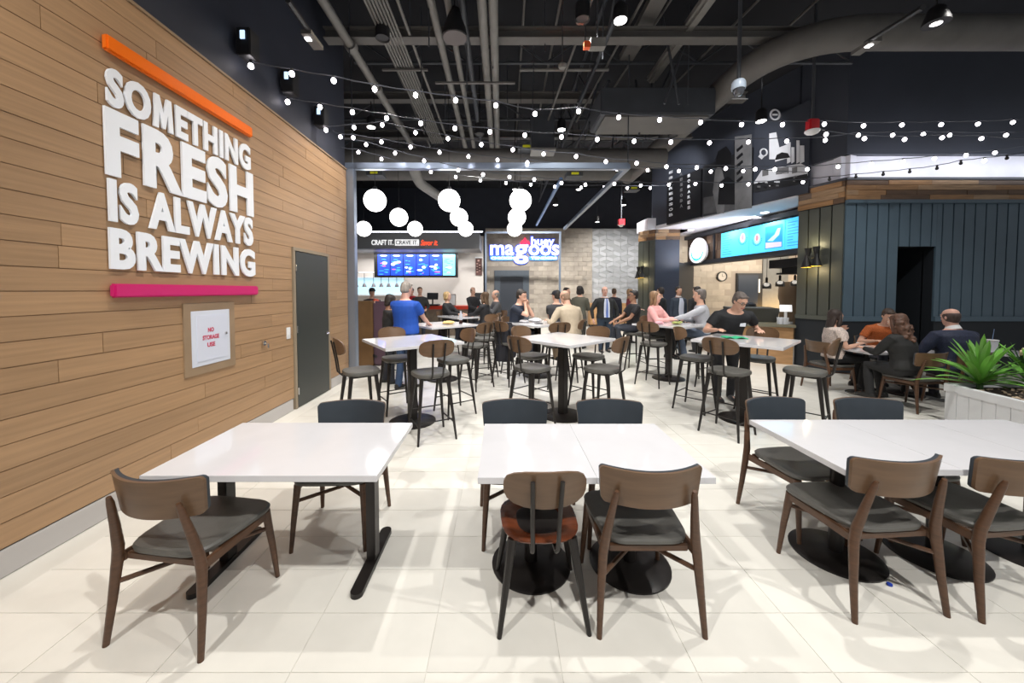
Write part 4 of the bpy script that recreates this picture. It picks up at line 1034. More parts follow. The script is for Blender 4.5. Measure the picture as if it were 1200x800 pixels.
g = mb.build('gravel', mat('gravel_tan', (.46, .36, .26), .8, var=.5, vscale=15), pt, smooth=False, kind='stuff')
m_leaf = mat('leaf_green', (.14, .36, .055), .32, var=.3, vscale=3, objvar=.25, spec=.5)
m_leafd = mat('leaf_dark', (.03, .095, .022), .4, var=.3, vscale=4, objvar=.2)
def blade(parent, base, az, el, L, W, droop, m, seg=7):
    "long arching blade, folded along its midrib"
    pts = []; d = Vector((math.cos(az) * math.cos(el), math.sin(az) * math.cos(el), math.sin(el))); side = Vector((-math.sin(az), math.cos(az), 0)); p = Vector(base)
    vs_, fs_ = [], []
    for i in range(seg + 1):
        t_ = i / seg; w_ = W * (.45 + 1.1 * t_) * (1 - t_) ** .6 if t_ < 1 else .001; w_ = min(w_, W * .62)
        if i: p = p + d * (L / seg); d = (d + Vector((0, 0, -droop / seg))).normalized()
        up = side.cross(d).normalized()
        for a, b in ((-1, .25), (0, 0), (1, .25)):
            vs_.append(p + side * (a * w_) + up * (-b * w_)); 
        for a in (0,): vs_.append(p + up * .0035)
    for i in range(seg):
        a, b = i * 4, (i + 1) * 4
        fs_ += [(a, a + 1, b + 1, b), (a + 1, a + 2, b + 2, b + 1), (a, b, b + 3, a + 3), (a + 3, b + 3, b + 2, a + 2)]
    return MB().add(vs_, fs_).build('leaf', m, parent)
def spiky(loc, n, L, lab, seed, m, W=.03):
    rr = random.Random(seed); t = thing('spiky_plant', lab, 'plant', loc)
    MB().tube([(0, 0, -.02), (0, 0, .06), (.01, 0, .12)], [.03, .028, .02], 8).build('stem', m_leafd, t)
    for k in range(n):
        el = R(12 + 70 * (k / n) ** .8 + rr.uniform(-6, 6)); az = k * 2.399 + rr.uniform(-.2, .2)
        blade(t, (0, 0, .04 + .09 * k / n), az, el, L * rr.uniform(.75, 1.1), W * rr.uniform(.8, 1.15), rr.uniform(.5, 1.15) * (1 - .55 * k / n), m)
    return t
spiky((5.86, 4.46, .51), 34, .56, 'bright green spiky plant at the corner of the white planter', 3, m_leaf, .056)
spiky((6.36, 4.34, .51), 28, .50, 'second bright green spiky plant at the right picture edge', 5, m_leaf, .052)
spiky((6.05, 3.60, .51), 26, .42, 'low spiky plant in the planter near the picture edge', 8, m_leafd, .03)
t = thing('flowering_plant', 'dark leafy plant with pink and cream flowers behind the spiky plants', 'plant', (6.85, 4.75, .51))
rr = random.Random(12)
for k in range(26):
    az = rr.uniform(0, 6.28); blade(t, (0, 0, .02), az, R(rr.uniform(35, 85)), rr.uniform(.3, .62), .03, .4, m_leafd, 5)
for k, (dx, dz, c) in enumerate(((-.04, .60, 'p'), (.07, .62, 'p'), (.14, .58, 'p'), (-.14, .42, 'c'), (-.05, .40, 'c'), (.18, .50, 'p'))):
    fm = mat('petal_pink', (.75, .30, .27), .5) if c == 'p' else mat('petal_cream', (.82, .68, .45), .5)
    mb = MB()
    for q in range(6):
        an = q * PI / 3; mb.ball((dx + .03 * math.cos(an), -.06 + .015 * math.sin(an * 2), dz + .03 * math.sin(an)), .026, 8, 6, (1, .5, 1))
    mb.ball((dx, -.075, dz), .014, 6, 4); fo = mb.build('flower', fm, t)
    MB().tube([(0, 0, .05), (dx * .6, -.03, dz * .6), (dx, -.05, dz - .01)], .005, 6).build('stem', m_leafd, fo)

# ================================================================== ceiling services
zc = 6.8
def ceil_bar(nm, lab, m, pts, r, cat='pipe', group=None, n=10, flat=None):
    o = MB().tube(pts, r, n, flat=flat).build(nm, m); return tag(o, lab, cat, group)
def elbow(a, b, c, rad, n=8):
    a, b, c = Vector(a), Vector(b), Vector(c); u = (a - b).normalized(); v = (c - b).normalized()
    p0, p1 = b + u * rad, b + v * rad; pts = [a]
    for k in range(n + 1):
        t_ = k / n; pts.append(p0 * (1 - t_) ** 2 + b * 2 * t_ * (1 - t_) + p1 * t_ ** 2)
    return pts + [c]
# steel beams crossing in X
for k, (y, z, hh, lab) in enumerate(((6.3, 5.98, .16, 'long steel beam crossing the ceiling nearest the viewer'), (8.6, 6.15, .16, 'second steel beam crossing the ceiling'), (11.0, 6.3, .2, 'third steel beam crossing the ceiling'), (14.0, 6.3, .2, 'farthest steel beam crossing the ceiling'))):
    mb = MB(); x0, x1 = -2.95 if y < 7 else -8, (6.9 if y < 8.4 else (5.6 if y > 8.4 else 7))
    mb.box(((x0 + x1) / 2, y, z + hh / 2), (x1 - x0, .20, .02)); mb.box(((x0 + x1) / 2, y, z - hh / 2), (x1 - x0, .20, .02)); mb.box(((x0 + x1) / 2, y, z), (x1 - x0, .03, hh))
    tag(mb.build('steel_beam', m_duct, smooth=False), lab, 'beam', 'steel beams under the ceiling')
# open web joists
def joist(y, z0_, z1_, x0, x1, lab, along='x'):
    t = thing('bar_joist', lab, 'joist', (0, 0, 0), 0, 'open web joists'); f = (lambda a, z: Vector((a, y, z))) if along == 'x' else (lambda a, z: Vector((y, a, z)))
    MB().tube([f(x0, z1_), f(x1, z1_)], .035, 6).build('top_chord', m_ductd, t); MB().tube([f(x0, z0_), f(x1, z0_)], .035, 6).build('bottom_chord', m_ductd, t)
    n = int((x1 - x0) / .75); mb = MB()
    for k in range(n):
        a = x0 + (x1 - x0) * k / n; b = x0 + (x1 - x0) * (k + 1) / n; q = (z0_, z1_) if k % 2 else (z1_, z0_); mb.tube([f(a, q[0]), f(b, q[1])], .018, 5)
    mb.build('web', m_ductd, t)
joist(5.2, 6.2, 6.7, -2.9, 7.9, 'open web joist across the ceiling nearest the viewer'); joist(7.4, 6.2, 6.7, -2.9, 6.9, 'open web joist across the ceiling over the bar tables')
joist(9.8, 6.2, 6.7, -8, 6.2, 'open web joist across the ceiling behind the steel frame'); joist(12.4, 6.2, 6.7, -8, 5.5, 'farthest open web joist across the ceiling')
joist(1.75, 5.9, 6.6, 4, 17.5, 'open web joist running away from the viewer right of the pipes', 'y')
joist(2.15, 5.2, 5.9, 7.5, 11, 'short diagonal-braced truss hanging over the middle', 'y')
# twin vertical-looking pipes running away
for k, (x, r) in enumerate(((-.28, .07), (-.12, .07))): ceil_bar('ceiling_pipe', 'grey pipe of the twin pair running away under the ceiling, ' + ['left one', 'right one'][k], m_duct2, [(x, 3.4, 5.75), (x, 12.5, 5.75)], r)
for k, (x, r) in enumerate(((-.78, .05), (-1.02, .06))): ceil_bar('ceiling_pipe', 'thinner grey pipe left of the twin pair, ' + ['right one', 'left one'][k], m_duct2, [(x, 4.6, 5.9), (x, 11.0, 5.7)], r)
ceil_bar('ceiling_pipe', 'dark pipe between the grey pipes', m_ductd, [(-.58, 4, 5.9), (-.58, 12, 5.8)], .05)
MB_ = MB().box((-.5, 7.05, 5.62), (1.5, .05, .03)); tag(MB_.build('pipe_hanger', m_duct), 'flat steel hanger strap under the pipe pair', 'hanger')
# conduit bank
ct = thing('conduit_bank', 'bank of thin parallel grey conduits running away at upper left', 'conduit', (0, 0, 0))
for k in range(7): MB().tube([(-1.98 + k * .052, 4.2, 5.9), (-1.98 + k * .052, 10.6, 5.9)], .019, 6).build('conduit', m_duct2, ct)
MB().box((-1.82, 7.05, 5.86), (.85, .05, .03)).build('hanger', m_duct, ct, smooth=False)
ceil_bar('ceiling_pipe', 'single grey pipe right of the conduit bank', m_duct2, [(-1.52, 4.2, 5.95), (-1.52, 10.4, 5.9)], .025)
# left flanged pipe
t = thing('sprinkler_main', 'jointed grey sprinkler main running away along the left wall', 'pipe', (0, 0, 0))
MB().tube([(-2.55, 4.3, 5.85), (-2.42, 11.2, 5.6)], .07, 12).build('main', m_duct2, t)
for y in (6.2, 7.4, 8.9): MB().tube([(-2.51 - (y - 6.2) * -.019, y, 5.78 - (y - 6.2) * .036), (-2.51 - (y + .12 - 6.2) * -.019, y + .12, 5.775 - (y - 6.2) * .036)], .098, 12).build('flange', m_duct2, t)
ceil_bar('ceiling_pipe', 'thin grey pipe beside the sprinkler main', m_duct, [(-2.85, 4.2, 6.3), (-2.75, 11, 6.3)], .03)
ceil_bar('ceiling_pipe', 'thin pipe crossing over the left ceiling', m_duct, [(-2.1, 3.9, 6.4), (-2.3, 12, 6.3)], .03)
# big round ducts
ceil_bar('round_duct', 'large round grey duct bending across the upper right', m_duct, elbow((12.9, 5.75, 5.65), (4.35, 5.75, 5.65), (4.2, 12.4, 5.5), 1.3, 10), .235, 'duct', None, 20)
ceil_bar('round_duct', 'large round grey duct crossing behind the string lights', m_duct, [(-8, 9.4, 5.05), (4.1, 9.4, 5.05)], .24, 'duct', None, 20)
ceil_bar('round_duct', 'second large round duct crossing farther back', m_duct, [(-8, 11.3, 5.35), (3.9, 11.3, 5.35)], .28, 'duct', None, 20)
ceil_bar('round_duct', 'grey round duct drop behind the first globe lights', m_duct2, elbow((-2.3, 9.4, 5.0), (-2.3, 10.3, 4.7), (-1.6, 12.6, 4.55), .3, 6), .14, 'duct', None, 14)
o = MB().box((3.12, 5.9, 6.12), (.20, 3.9, .18)).build('rectangular_duct', m_duct2, bevel=.05, smooth=False); tag(o, 'light grey rectangular duct running away at upper middle right', 'duct')
o = MB().box((2.45, 5.6, 6.3), (.26, 3.6, .12)).build('cable_tray', m_duct, smooth=False); tag(o, 'flat grey cable tray left of the light rectangular duct', 'tray')
o = MB().box((3.0, 7.6, 5.35), (2.2, .9, .50)).build('plenum_box', m_ductd, bevel=.02, smooth=False); tag(o, 'dark slate plenum box under the ceiling behind the rectangular duct', 'plenum')
o = MB().box((3.0, 7.62, 5.085), (2.0, .8, .03)).build('plenum_liner', m_duct, smooth=False); o.parent = bpy.data.objects['plenum_box']; 
for k, (x0, y0_, z0_, x1, y1_, z1_) in enumerate(((1.55, 4.6, 6.5, 1.02, 8.6, 5.5), (2.3, 4.2, 6.3, 1.9, 9.5, 6.0), (2.85, 4.3, 6.45, 2.4, 10.0, 6.2), (4.2, 5.5, 6.4, 3.4, 12, 6.2), (5.2, 4.9, 6.5, 4.9, 12, 6.2), (.95, 4.2, 6.5, 1.0, 12, 6.3), (.35, 4.2, 6.55, .45, 12, 6.5))):
    ceil_bar('conduit', 'thin grey conduit running away under the ceiling, ' + ['slanting to the middle', 'right of the middle', 'left of the rectangular duct', 'under the long duct bend', 'far right', 'above the middle', 'just right of the twin pipes'][k], m_duct, [(x0, y0_, z0_), (x1, y1_, z1_)], .022)
for k, (x, y, z, L) in enumerate(((.9, 4.9, 6.3, 2.2), (1.0, 5.3, 6.3, 1.8), (1.2, 7.2, 5.95, 1.7))):
    ceil_bar('cross_conduit', 'short grey conduit crossing over the middle, ' + ['nearest', 'second', 'farthest'][k], m_duct2, [(x - L / 2, y, z), (x + L / 2, y, z)], .03)
rr = random.Random(21)
hang = None
for k in range(34):
    x = rr.uniform(-2.7, 4.2); y = rr.uniform(5.5, 13); o_ = MB().tube([(x, y, rr.uniform(5.0, 5.8)), (x, y, 6.8)], .010, 5).build('hanger_rod', m_ductd); tag(o_, 'thin dark threaded rod hanging straight down from the black ceiling', 'rod', 'ceiling hanger rods')
for k in range(8):
    x = rr.uniform(.9, 3.6); y = rr.uniform(6.5, 9.5); o_ = MB().tube([(x, y, rr.uniform(4.9, 5.4)), (x + rr.uniform(-.8, .8), y + rr.uniform(-.3, .3), 6.5)], .022, 6).build('brace_rod', m_ductd); tag(o_, 'thicker slanted dark brace rod under the ceiling right of the middle', 'rod', 'slanted brace rods')
# black cone speaker
p = at(533, 44, 5.6); t = thing('ceiling_speaker', 'big black bell-shaped speaker hanging at top centre', 'speaker', p)
MB().lathe((0, 0, 0), [(.06, .42), (.08, .36), (.17, .12), (.185, 0), (.175, 0)], 24).build('housing', m_black, t); MB().lathe((0, 0, -.012), [(.172, 0), (.172, .02)], 24).build('grille', mat('speaker_grille', (.13, .115, .115), .7), t)
MB().tube([(0, 0, .4), (0, 0, zc - p.z)], .012, 6).build('rod', m_black, t)
# ceiling downlight cans
def can(px, py, y, lab, r=.09, drop=True):
    p = at(px, py, y); t = thing('ceiling_downlight', lab, 'downlight', p, 0, 'ceiling downlights')
    MB().lathe((0, 0, 0), [(r * 1.15, 0), (r * 1.15, .18), (r * .7, .24), (.02, .25)], 18).build('housing', m_black, t); MB().lathe((0, 0, -.008), [(r, 0), (r, .012)], 18).build('lens', m_can, t)
    if drop: MB().tube([(0, 0, .24), (0, 0, zc - p.z)], .012, 6).build('rod', m_black, t)
    return t
for px, py, y, lab in ((727, 24, 5.5, 'glowing ceiling downlight at top centre right'), (435, 149, 8.6, 'glowing downlight near the end of the plank wall'), (658, 152, 8.8, 'glowing downlight over the middle of the hall'), (892, 142, 7.6, 'glowing downlight in front of the city mural'), (603.5, 222, 10.6, 'small downlight right of the middle globes'), (678, 222, 11.4, 'small downlight between the steel frame beams'), (731, 240, 13.0, 'small downlight above the chevron wall'), (700, 260, 15.0, 'small downlight near the far brick wall'), (651, 240, 12.0, 'small downlight beside the blue strut')):
    can(px, py, y, lab, .09 if y < 9 else .07)
for i, (l, e, a) in enumerate(KEYS):
    t = thing('ceiling_spotlight', 'black ceiling spotlight ' + ['above the viewer, right of centre', 'above the viewer, by the plank wall', 'above the viewer, far right', 'over the bar table nearest the plank wall', 'over the aisle right of the middle bar table', 'over the middle bar tables', 'over the low table before the blue boards', 'among the globe pendants', 'in front of the dark plenum box', 'added to brighten the wall of the glowing restaurant sign', 'added to brighten the grey chevron wall', 'over the man in the blue shirt'][i], 'spotlight', (l[0], l[1], l[2] + .03), 0, 'ceiling spotlights')
    MB().lathe((0, 0, 0), [(.09, .02), (.11, .0), (.11, .22), (.04, .26)], 16).build('housing', m_black, t)
    MB().tube([(0, 0, .25), (0, 0, zc - l[2] - .03)], .012, 6).build('rod', m_black, t)
# top right bell light and track
p = at(1097, 28, 5.0); t = thing('bell_pendant', 'black bell pendant light glowing at top right', 'lamp', p)
MB().lathe((0, 0, 0), [(.03, .24), (.08, .20), (.135, .04), (.14, 0), (.13, 0)], 24).build('shade', m_black, t); MB().lathe((0, 0, -.0), [(.06, 0), (.06, .02)], 18).build('lens', m_can, t); MB().tube([(0, 0, .23), (0, 0, zc - p.z)], .012, 6).build('rod', m_black, t)
def track(pa, pb, lab):
    t = thing('track_light', lab, 'track light', (0, 0, 0)); a = at(*pa); b = at(*pb)
    MB().tube([a, b], .03, 6).build('track', m_black, t); d = (b - a).normalized()
    MB().box(a + Vector((0, 0, -.05)), (.12, .3, .05)).build('head', m_duct, t, smooth=False); MB().box(a + Vector((-.02, -.06, -.08)), (.06, .06, .012)).build('lens', m_can, t, smooth=False)
track((1015, 50, 5.0), (1082, 8, 4.0), 'black track light bar angled at the upper right'); track((366, 42, 4.6), (337, 0, 3.9), 'black track light bar high above the plank wall')
# dome camera, red beacon
p = at(865.5, 104, 5.2); t = thing('dome_camera', 'white dome security camera hanging on a pole', 'camera', p)
MB().lathe((0, 0, 0), [(.085, -.01), (.09, .02), (.086, .08), (.07, .11), (.02, .12)], 22).build('housing', mat('camera_white', (.55, .65, .78), .35), t); MB().lathe((0, 0, -.13), [(.01, .03), (.045, .04), (.066, .07), (.076, .12)], 20).build('dome', mat('dome_dark', (.12, .13, .15), .08, metal=.5), t)
MB().tube([(0, 0, .14), (0, 0, zc - p.z)], .025, 8).build('pole', m_ductd, t)
p = at(952, 150, 6.2); t = thing('alarm_beacon', 'red and white alarm beacon hanging on a pole before the dark wall', 'beacon', p)
MB().box((0, 0, .05), (.17, .12, .18)).build('housing', mat('beacon_red', (.55, .02, .03), .4), t, bevel=.02, smooth=False); MB().lathe((0, 0, -.14), [(.03, .03), (.08, .05), (.105, .08), (.105, .10)], 20).build('lens', m_white, t)
MB().tube([(0, 0, .15), (0, 0, zc - p.z)], .022, 8).build('pole', m_ductd, t)
p = at(728, 262, 14); t = thing('alarm_beacon', 'tiny red and white ceiling beacon above the grey chevron wall', 'beacon', p)
MB().box((0, 0, .05), (.22, .2, .22)).build('housing', MATS['beacon_red'], t, smooth=False); MB().lathe((0, 0, -.12), [(.05, 0), (.13, .08)], 12).build('lens', m_white, t); MB().tube([(0, 0, .15), (0, 0, zc - p.z)], .02, 6).build('rod', m_ductd, t)
p = at(692, 52, 5.6); t = thing('exit_device', 'small grey ceiling device with an orange sensor', 'device', p); MB().box((0.1, 0, 0), (.22, .12, .13)).build('housing', m_duct2, t, smooth=False); MB().box((-.06, -.02, -.03), (.09, .08, .09)).build('sensor', mat('sensor_orange', (.8, .12, .03), .5), t, smooth=False); MB().tube([(.1, 0, .05), (.1, 0, zc - p.z)], .012, 6).build('rod', m_ductd, t)
p = at(659, 78, 6.2); t = thing('smoke_detector', 'small white round smoke detector under the ceiling', 'detector', p); MB().lathe((0, 0, 0), [(.05, -.03), (.07, 0), (.07, .03)], 16).build('detector_body', m_duct2, t); MB().tube([(0, 0, .02), (0, 0, zc - p.z)], .01, 5).build('rod', m_ductd, t)
for k, (px, py, y) in enumerate(((438, 202, 9.2), (674, 203, 9.2), (617, 171, 8.8), (743, 220, 11.25))):
    p = at(px, py, y); o = MB().box(p, (.18, .02, .05)).build('pipe_marker', mat('marker_yellow', (.75, .75, .02), .5), smooth=False); tag(o, 'yellow pipe marker under the ceiling, ' + ['at the left above the first globe', 'right of the middle on the frame beam', 'beside the hanging grey box', 'small one at far right'][k], 'marker')
    p2 = MB().box(p + Vector((0, .2, .0)), (.4, .35, .1)).build('marker_box', m_ductd, smooth=False); p2.parent = o
p = at(636, 176, 8.4); o = MB().box(p + Vector((0, .15, .42)), (.52, .3, .9)).build('hanging_box', m_ductd, smooth=False); tag(o, 'dark hanging box behind the string lights in the middle', 'box'); o2 = MB().box(p + Vector((0, .0, -.04)), (.54, .4, .05)).build('base_plate', m_duct2, smooth=False); o2.parent = o

# wall bracketed globes
gl = None
GX = [('left', -2.84), ('middle', -1.18), ('right', .42)]
for cn, x in GX:
    for k, y in enumerate((8.3, 10.2, 12.1)):
        lab = 'big glowing white globe pendant, %s column, %s' % (cn, ['nearest', 'middle', 'farthest'][k])
        if gl is None:
            gl = thing('globe_pendant', lab, 'lamp', (x, y, 3.73), 0, 'white globe pendants')
            MB().ball((0, 0, 0), .245, 28, 18).build('globe', m_globe, gl); MB().cyl((0, 0, .235), .05, .06, 14).build('cap', m_black, gl); MB().tube([(0, 0, .28), (0, 0, 3.07)], .006, 6).build('cord', m_black, gl)
        else: dup(gl, lab, (x, y, 3.73))
dup(gl, 'big glowing white globe pendant alone at far left near the plank wall end', (-4.52, 12.1, 3.73))

# string lights ------------------------------------------------------------------
strings = [
 ('uppermost string of cafe bulbs from the plank wall', [(287, 72)], (1199, 142), 4.30, 6.9, [(294,77),(342,86),(391,94),(439,104),(487,111),(534,117),(581,123),(627,133),(678,130),(725,137),(773,140),(821,143),(869,145.6),(917,145.6),(966,145),(1012,147),(1057,146),(1103,145.6),(1146,145),(1187,143)]),
 ('second string of cafe bulbs, crossing just below the top one', [(326, 112)], (1199, 157), 5.10, 7.1, [(337,119),(375,125),(413,131),(453,138),(493,144),(533,150),(574,154),(615,158),(658,160),(700,163),(743,165),(786,166),(831.5,167),(877,166),(922,165),(967,164),(1006,158),(1046,158),(1082,157),(1113,158),(1179,158)]),
 ('third string of cafe bulbs, sagging in the middle', [(375, 148)], (1199, 174), 6.0, 7.35, [(382,152),(415,149),(448,146),(487,155),(525,162),(564,169),(601,175),(637,180),(675,183),(710,189),(746,191),(781,195),(816.5,196),(850.5,197),(885,198),(908,198),(946,198),(982,195),(1021,192),(1058.5,189),(1095,185.6),(1132,181.5),(1166,178.6)]),
 ('fourth string of cafe bulbs between plank wall and murals', [(390, 157)], (950, 205), 6.4, 8.1, [(399,160),(414,161),(447,166),(481,172),(515,178),(549,183),(583,187),(618,190),(652,194),(687,194),(723,198),(759,199),(795.5,200),(833,200.6),(871,200)]),
 ('fifth string of cafe bulbs close above the steel frame', [(397, 164)], (950, 212), 6.7, 8.1, [(429,169),(463,179),(497,188),(537,199),(566,204),(597,207),(626,210),(658,214),(686,216),(720,215),(751,217),(784,216),(815,215),(845.5,217),(877,215.6),(941,213)]),
 ('lowest string of cafe bulbs starting at the end of the plank wall', [(399, 176)], (790, 219), 6.85, 9.5, [(420,178),(447,186),(477,194),(505,201),(534,207),(563,211),(593,214),(622,216),(650,218.5),(681,219.5),(708,219),(735,220),(762,220)]),
 ('string of mostly unlit cafe bulbs on the right side', [(948, 212)], (1199, 182), 7.2, 6.6, [(972,210),(1003,207),(1035,204),(1066,201),(1098,197),(1126,191),(1153.5,188),(1180,185)]),
 ('short string of cafe bulbs crossing low at the right', [(952, 150)], (1199, 166), 6.2, 6.9, [(968,157),(1013,162),(1060,163),(1104,161),(1150,162)]),
]
bulb_me = MB().ball((0, 0, -.055), .030, 10, 8, (1, 1, 1.15)).mesh('bulb', m_bulb)
dark_me = MB().ball((0, 0, -.055), .026, 10, 8, (1, 1, 1.15)).mesh('bulb', m_black)
sock_me = MB().lathe((0, 0, -.03), [(.013, 0), (.017, .01), (.015, .035)], 8).mesh('socket', m_black)
m_cable = mat('cable_black', (.05, .055, .07), .5)
for si, (lab, st, en, d0, d1, pts) in enumerate(strings):
    t = thing('string_light', lab, 'string lights', (0, 0, 0), 0, 'cafe string lights')
    xa, xb = st[0][0], en[0]
    P3 = []
    for (px, py) in [st[0]] + pts + [en]:
        k = (px - xa) / (xb - xa); P3.append(at(px, py, d0 + (d1 - d0) * k))
    path = [P3[0]]
    for a, b in zip(P3, P3[1:]):
        m_ = (a + b) / 2; m_.z -= .012; path += [m_, b]
    MB().tube([p + Vector((0, 0, .055)) for p in path], .007, 5).build('cable', m_cable, t)
    for k, p in enumerate(P3[1:-1]):
        dark = (si == 6 and k not in (6,))
        b = obj('bulb', dark_me if dark else bulb_me, t, p + Vector((0, 0, .05)))
        obj('socket', sock_me, b, (0, 0, 0))

# ================================================================== small things on the tables
TT = 1.0705
def on_bar(nm, mb, m, lab, cat, loc, group=None): o = mb.build(nm, m); o.location = loc; return tag(o, lab, cat, group)
m_cup = mat('cup_paper', (.75, .76, .80), .5)
def cup(loc, lab, straw=False, sc=1):
    t = thing('paper_cup', lab, 'cup', loc)
    MB().lathe((0, 0, 0), [(.032 * sc, 0), (.044 * sc, .12 * sc)], 18).build('cup_body', m_cup, t); MB().lathe((0, 0, .12 * sc), [(.047 * sc, 0), (.047 * sc, .008), (.04 * sc, .014)], 18).build('lid', m_white, t)
    if straw: MB().tube([(0, 0, .12 * sc), (.02, 0, .24 * sc)], .004, 6).build('straw', mat('straw_blue', (.2, .3, .5), .4), t)
    return t
cup((6.28, 5.95, .75), 'small white paper cup on the low table by the orange shirt'); cup((7.72, 5.75, .75), 'white paper cup with a straw behind the planter plants', True, 1.5)
cup((6.05, 6.2, .75), 'white food tub on the low table before the lace top woman', False, .6)
t = thing('drink_bottle', 'clear plastic bottle with dark drink on the far table beside the blue shirt', 'bottle', (-.80, 7.15, TT))
MB().lathe((0, 0, 0), [(.035, 0), (.035, .07)], 14).build('drink', mat('cola', (.03, .012, .01), .1), t); MB().lathe((0, 0, .07), [(.035, 0), (.036, .1), (.014, .16), (.014, .18)], 14).build('bottle_body', mat('clear_plastic', (.75, .78, .85), .1, trans=.5), t)
m_paper = mat('paper_white', (.75, .75, .78), .7)
for k, (x, y, s_, lab) in enumerate(((-1.02, 7.0, .12, 'crumpled white food wrapper with fries on the blue-shirt table'), (.45, 7.4, .10, 'white napkin pile before the man in the navy shirt'), (.68, 7.55, .14, 'crumpled white food bag on the middle far table'), (3.35, 7.0, .10, 'food tray with salad beside the grey sweater man'), (3.02, 7.05, .09, 'pink printed card on the table before the pink jacket woman'))):
    mb = MB(); rr = random.Random(k)
    mb.ball((0, 0, s_ * .25), s_, 9, 6, (1, .8, .3)); mb.v = [(a + rr.uniform(-.012, .012), b + rr.uniform(-.012, .012), max(c + rr.uniform(-.01, .014), 0)) for a, b, c in mb.v]
    on_bar(['wrapper', 'napkin', 'food_bag', 'food_tray', 'card'][k], mb, [mat('fries', (.65, .45, .18), .7), m_paper, m_paper, mat('salad', (.30, .33, .10), .7, var=.5, vscale=30), mat('card_pink', (.6, .3, .35), .6)][k], lab, ['wrapper', 'napkin', 'bag', 'tray', 'card'][k], (x, y, TT))
on_bar('phone', MB().box((0, 0, .006), (.15, .08, .012), (0, 0, .3)), m_black, 'dark phone lying on the middle far table', 'phone', (.72, 7.12, TT))
on_bar('phone', MB().box((0, 0, .006), (.15, .08, .012), (0, 0, .3)), m_black, 'dark phone lying on the farthest bar table', 'phone', (-.85, 9.2, TT))
o = MB().lathe((0, 0, 0), [(.012, 0), (.014, .004), (.013, .012), (.006, .014)], 12).build('bottle_cap', mat('cap_blue', (.01, .04, .35), .4)); o.location = (2.03 + .12, 2.10, .0015); tag(o, 'tiny blue bottle cap lying on the floor under the right table', 'bottle cap'); o.location = at(1058, 692, 0) if False else Vector((2.26, 2.08, .0015))
# black coat on a stool
t = thing('coat', 'black coat draped over the stool left of the middle bar tables', 'coat', (.06, 6.72, 0))
mb = MB(); rings = []
for z, w_, d_ in ((.42, .15, .10), (.6, .155, .12), (.85, .15, .12), (1.0, .15, .10), (1.07, .13, .09), (1.13, .10, .06)):
    rings.append([Vector(((w_ + .02 * math.sin(5 * a + z * 7)) * math.cos(a), (d_ + .015 * math.sin(7 * a)) * math.sin(a), z)) for a in [2 * PI * k / 28 for k in range(28)]])
MB().loft(rings).build('coat_body', mat('coat_black', (.012, .012, .018), .8), t); MB().tube([(.12, -.1, 1.0), (.17, -.16, .8), (.16, -.17, .55)], [.05, .05, .04], 10, rounded=True).build('sleeve', MATS['coat_black'], t)
MB().ball((.22, -.1, 1.0), .07, 12, 8, (1, .5, 1.2)).build('lining', mat('purple_lining', (.16, .14, .42), .6), t)
# wiping cloth
mb = MB(); N_ = 10
for j in range(N_):
    for i in range(N_): mb.v.append((i * .03 - .15, j * .022 - .11, .010 + .010 * math.sin(i * 1.3 + j) * math.cos(j * 1.1)))
mb.f = [(j * N_ + i, j * N_ + i + 1, (j + 1) * N_ + i + 1, (j + 1) * N_ + i) for j in range(N_ - 1) for i in range(N_ - 1)]
base_ = list(mb.v); n0 = len(base_); mb.v += [(a, b, c + .006) for a, b, c in base_]; mb.f += [tuple(q + n0 for q in f)[::-1] for f in mb.f[:(N_ - 1) ** 2]]
on_bar('wiping_cloth', mb, mat('cloth_green', (.03, .42, .20), .8), 'green cleaning cloth under the hand of the man in the black polo', 'cloth', (3.18, 4.98, TT - .004)).rotation_euler = (0, 0, R(-10))

# ================================================================== people
SK = {'light': (.62, .36, .26), 'mid': (.50, .28, .19), 'tan': (.36, .19, .12), 'pink': (.66, .38, .30)}
def V(*a): return Vector(a)
def remeshed(mb, name, voxel, material, parent, smooth_it=3, inflate=None):
    me = bpy.data.meshes.new('tmp'); me.from_pydata(mb.v, [], mb.f); me.update()
    bm = bmesh.new(); bm.from_mesh(me); bmesh.ops.recalc_face_normals(bm, faces=bm.faces); bm.to_mesh(me); bm.free()
    o = bpy.data.objects.new('tmp', me); COL.objects.link(o)
    m = o.modifiers.new('r', 'REMESH'); m.mode = 'VOXEL'; m.voxel_size = voxel; m.use_smooth_shade = True
    s = o.modifiers.new('s', 'SMOOTH'); s.factor = .5; s.iterations = smooth_it
    dg = bpy.context.evaluated_depsgraph_get(); out = bpy.data.meshes.new_from_object(o.evaluated_get(dg))
    bpy.data.objects.remove(o); bpy.data.meshes.remove(me)
    out.materials.clear(); out.materials.append(material); out.name = name
    out.polygons.foreach_set('use_smooth', [True] * len(out.polygons))
    return obj(name, out, parent)
def ik(S, W, a, b, pole):
    d = W - S; L = min(d.length, (a + b) * .995); 
    if d.length > 1e-6: W = S + d.normalized() * L
    u = (W - S).normalized(); x = (a * a - b * b + L * L) / (2 * L); h = math.sqrt(max(a * a - x * x, 0))
    p = (pole - u * pole.dot(u)).normalized(); return S + u * x + p * h, W
HEAD = [(-.118, -.050, .018, .018), (-.108, -.046, .036, .034), (-.085, -.034, .052, .055), (-.055, -.018, .062, .074), (-.02, -.006, .069, .088), (.02, 0, .074, .095), (.055, .004, .074, .094), (.085, .008, .064, .080), (.105, .010, .045, .055), (.117, .010, .018, .022)]
TOR = [(-.11, .125, .095), (-.03, .170, .118), (.03, .165, .115), (.12, .148, .104), (.22, .150, .108), (.34, .172, .118), (.43, .186, .112), (.485, .160, .092), (.52, .105, .075), (.545, .062, .062), (.60, .054, .058), (.64, .054, .058)]
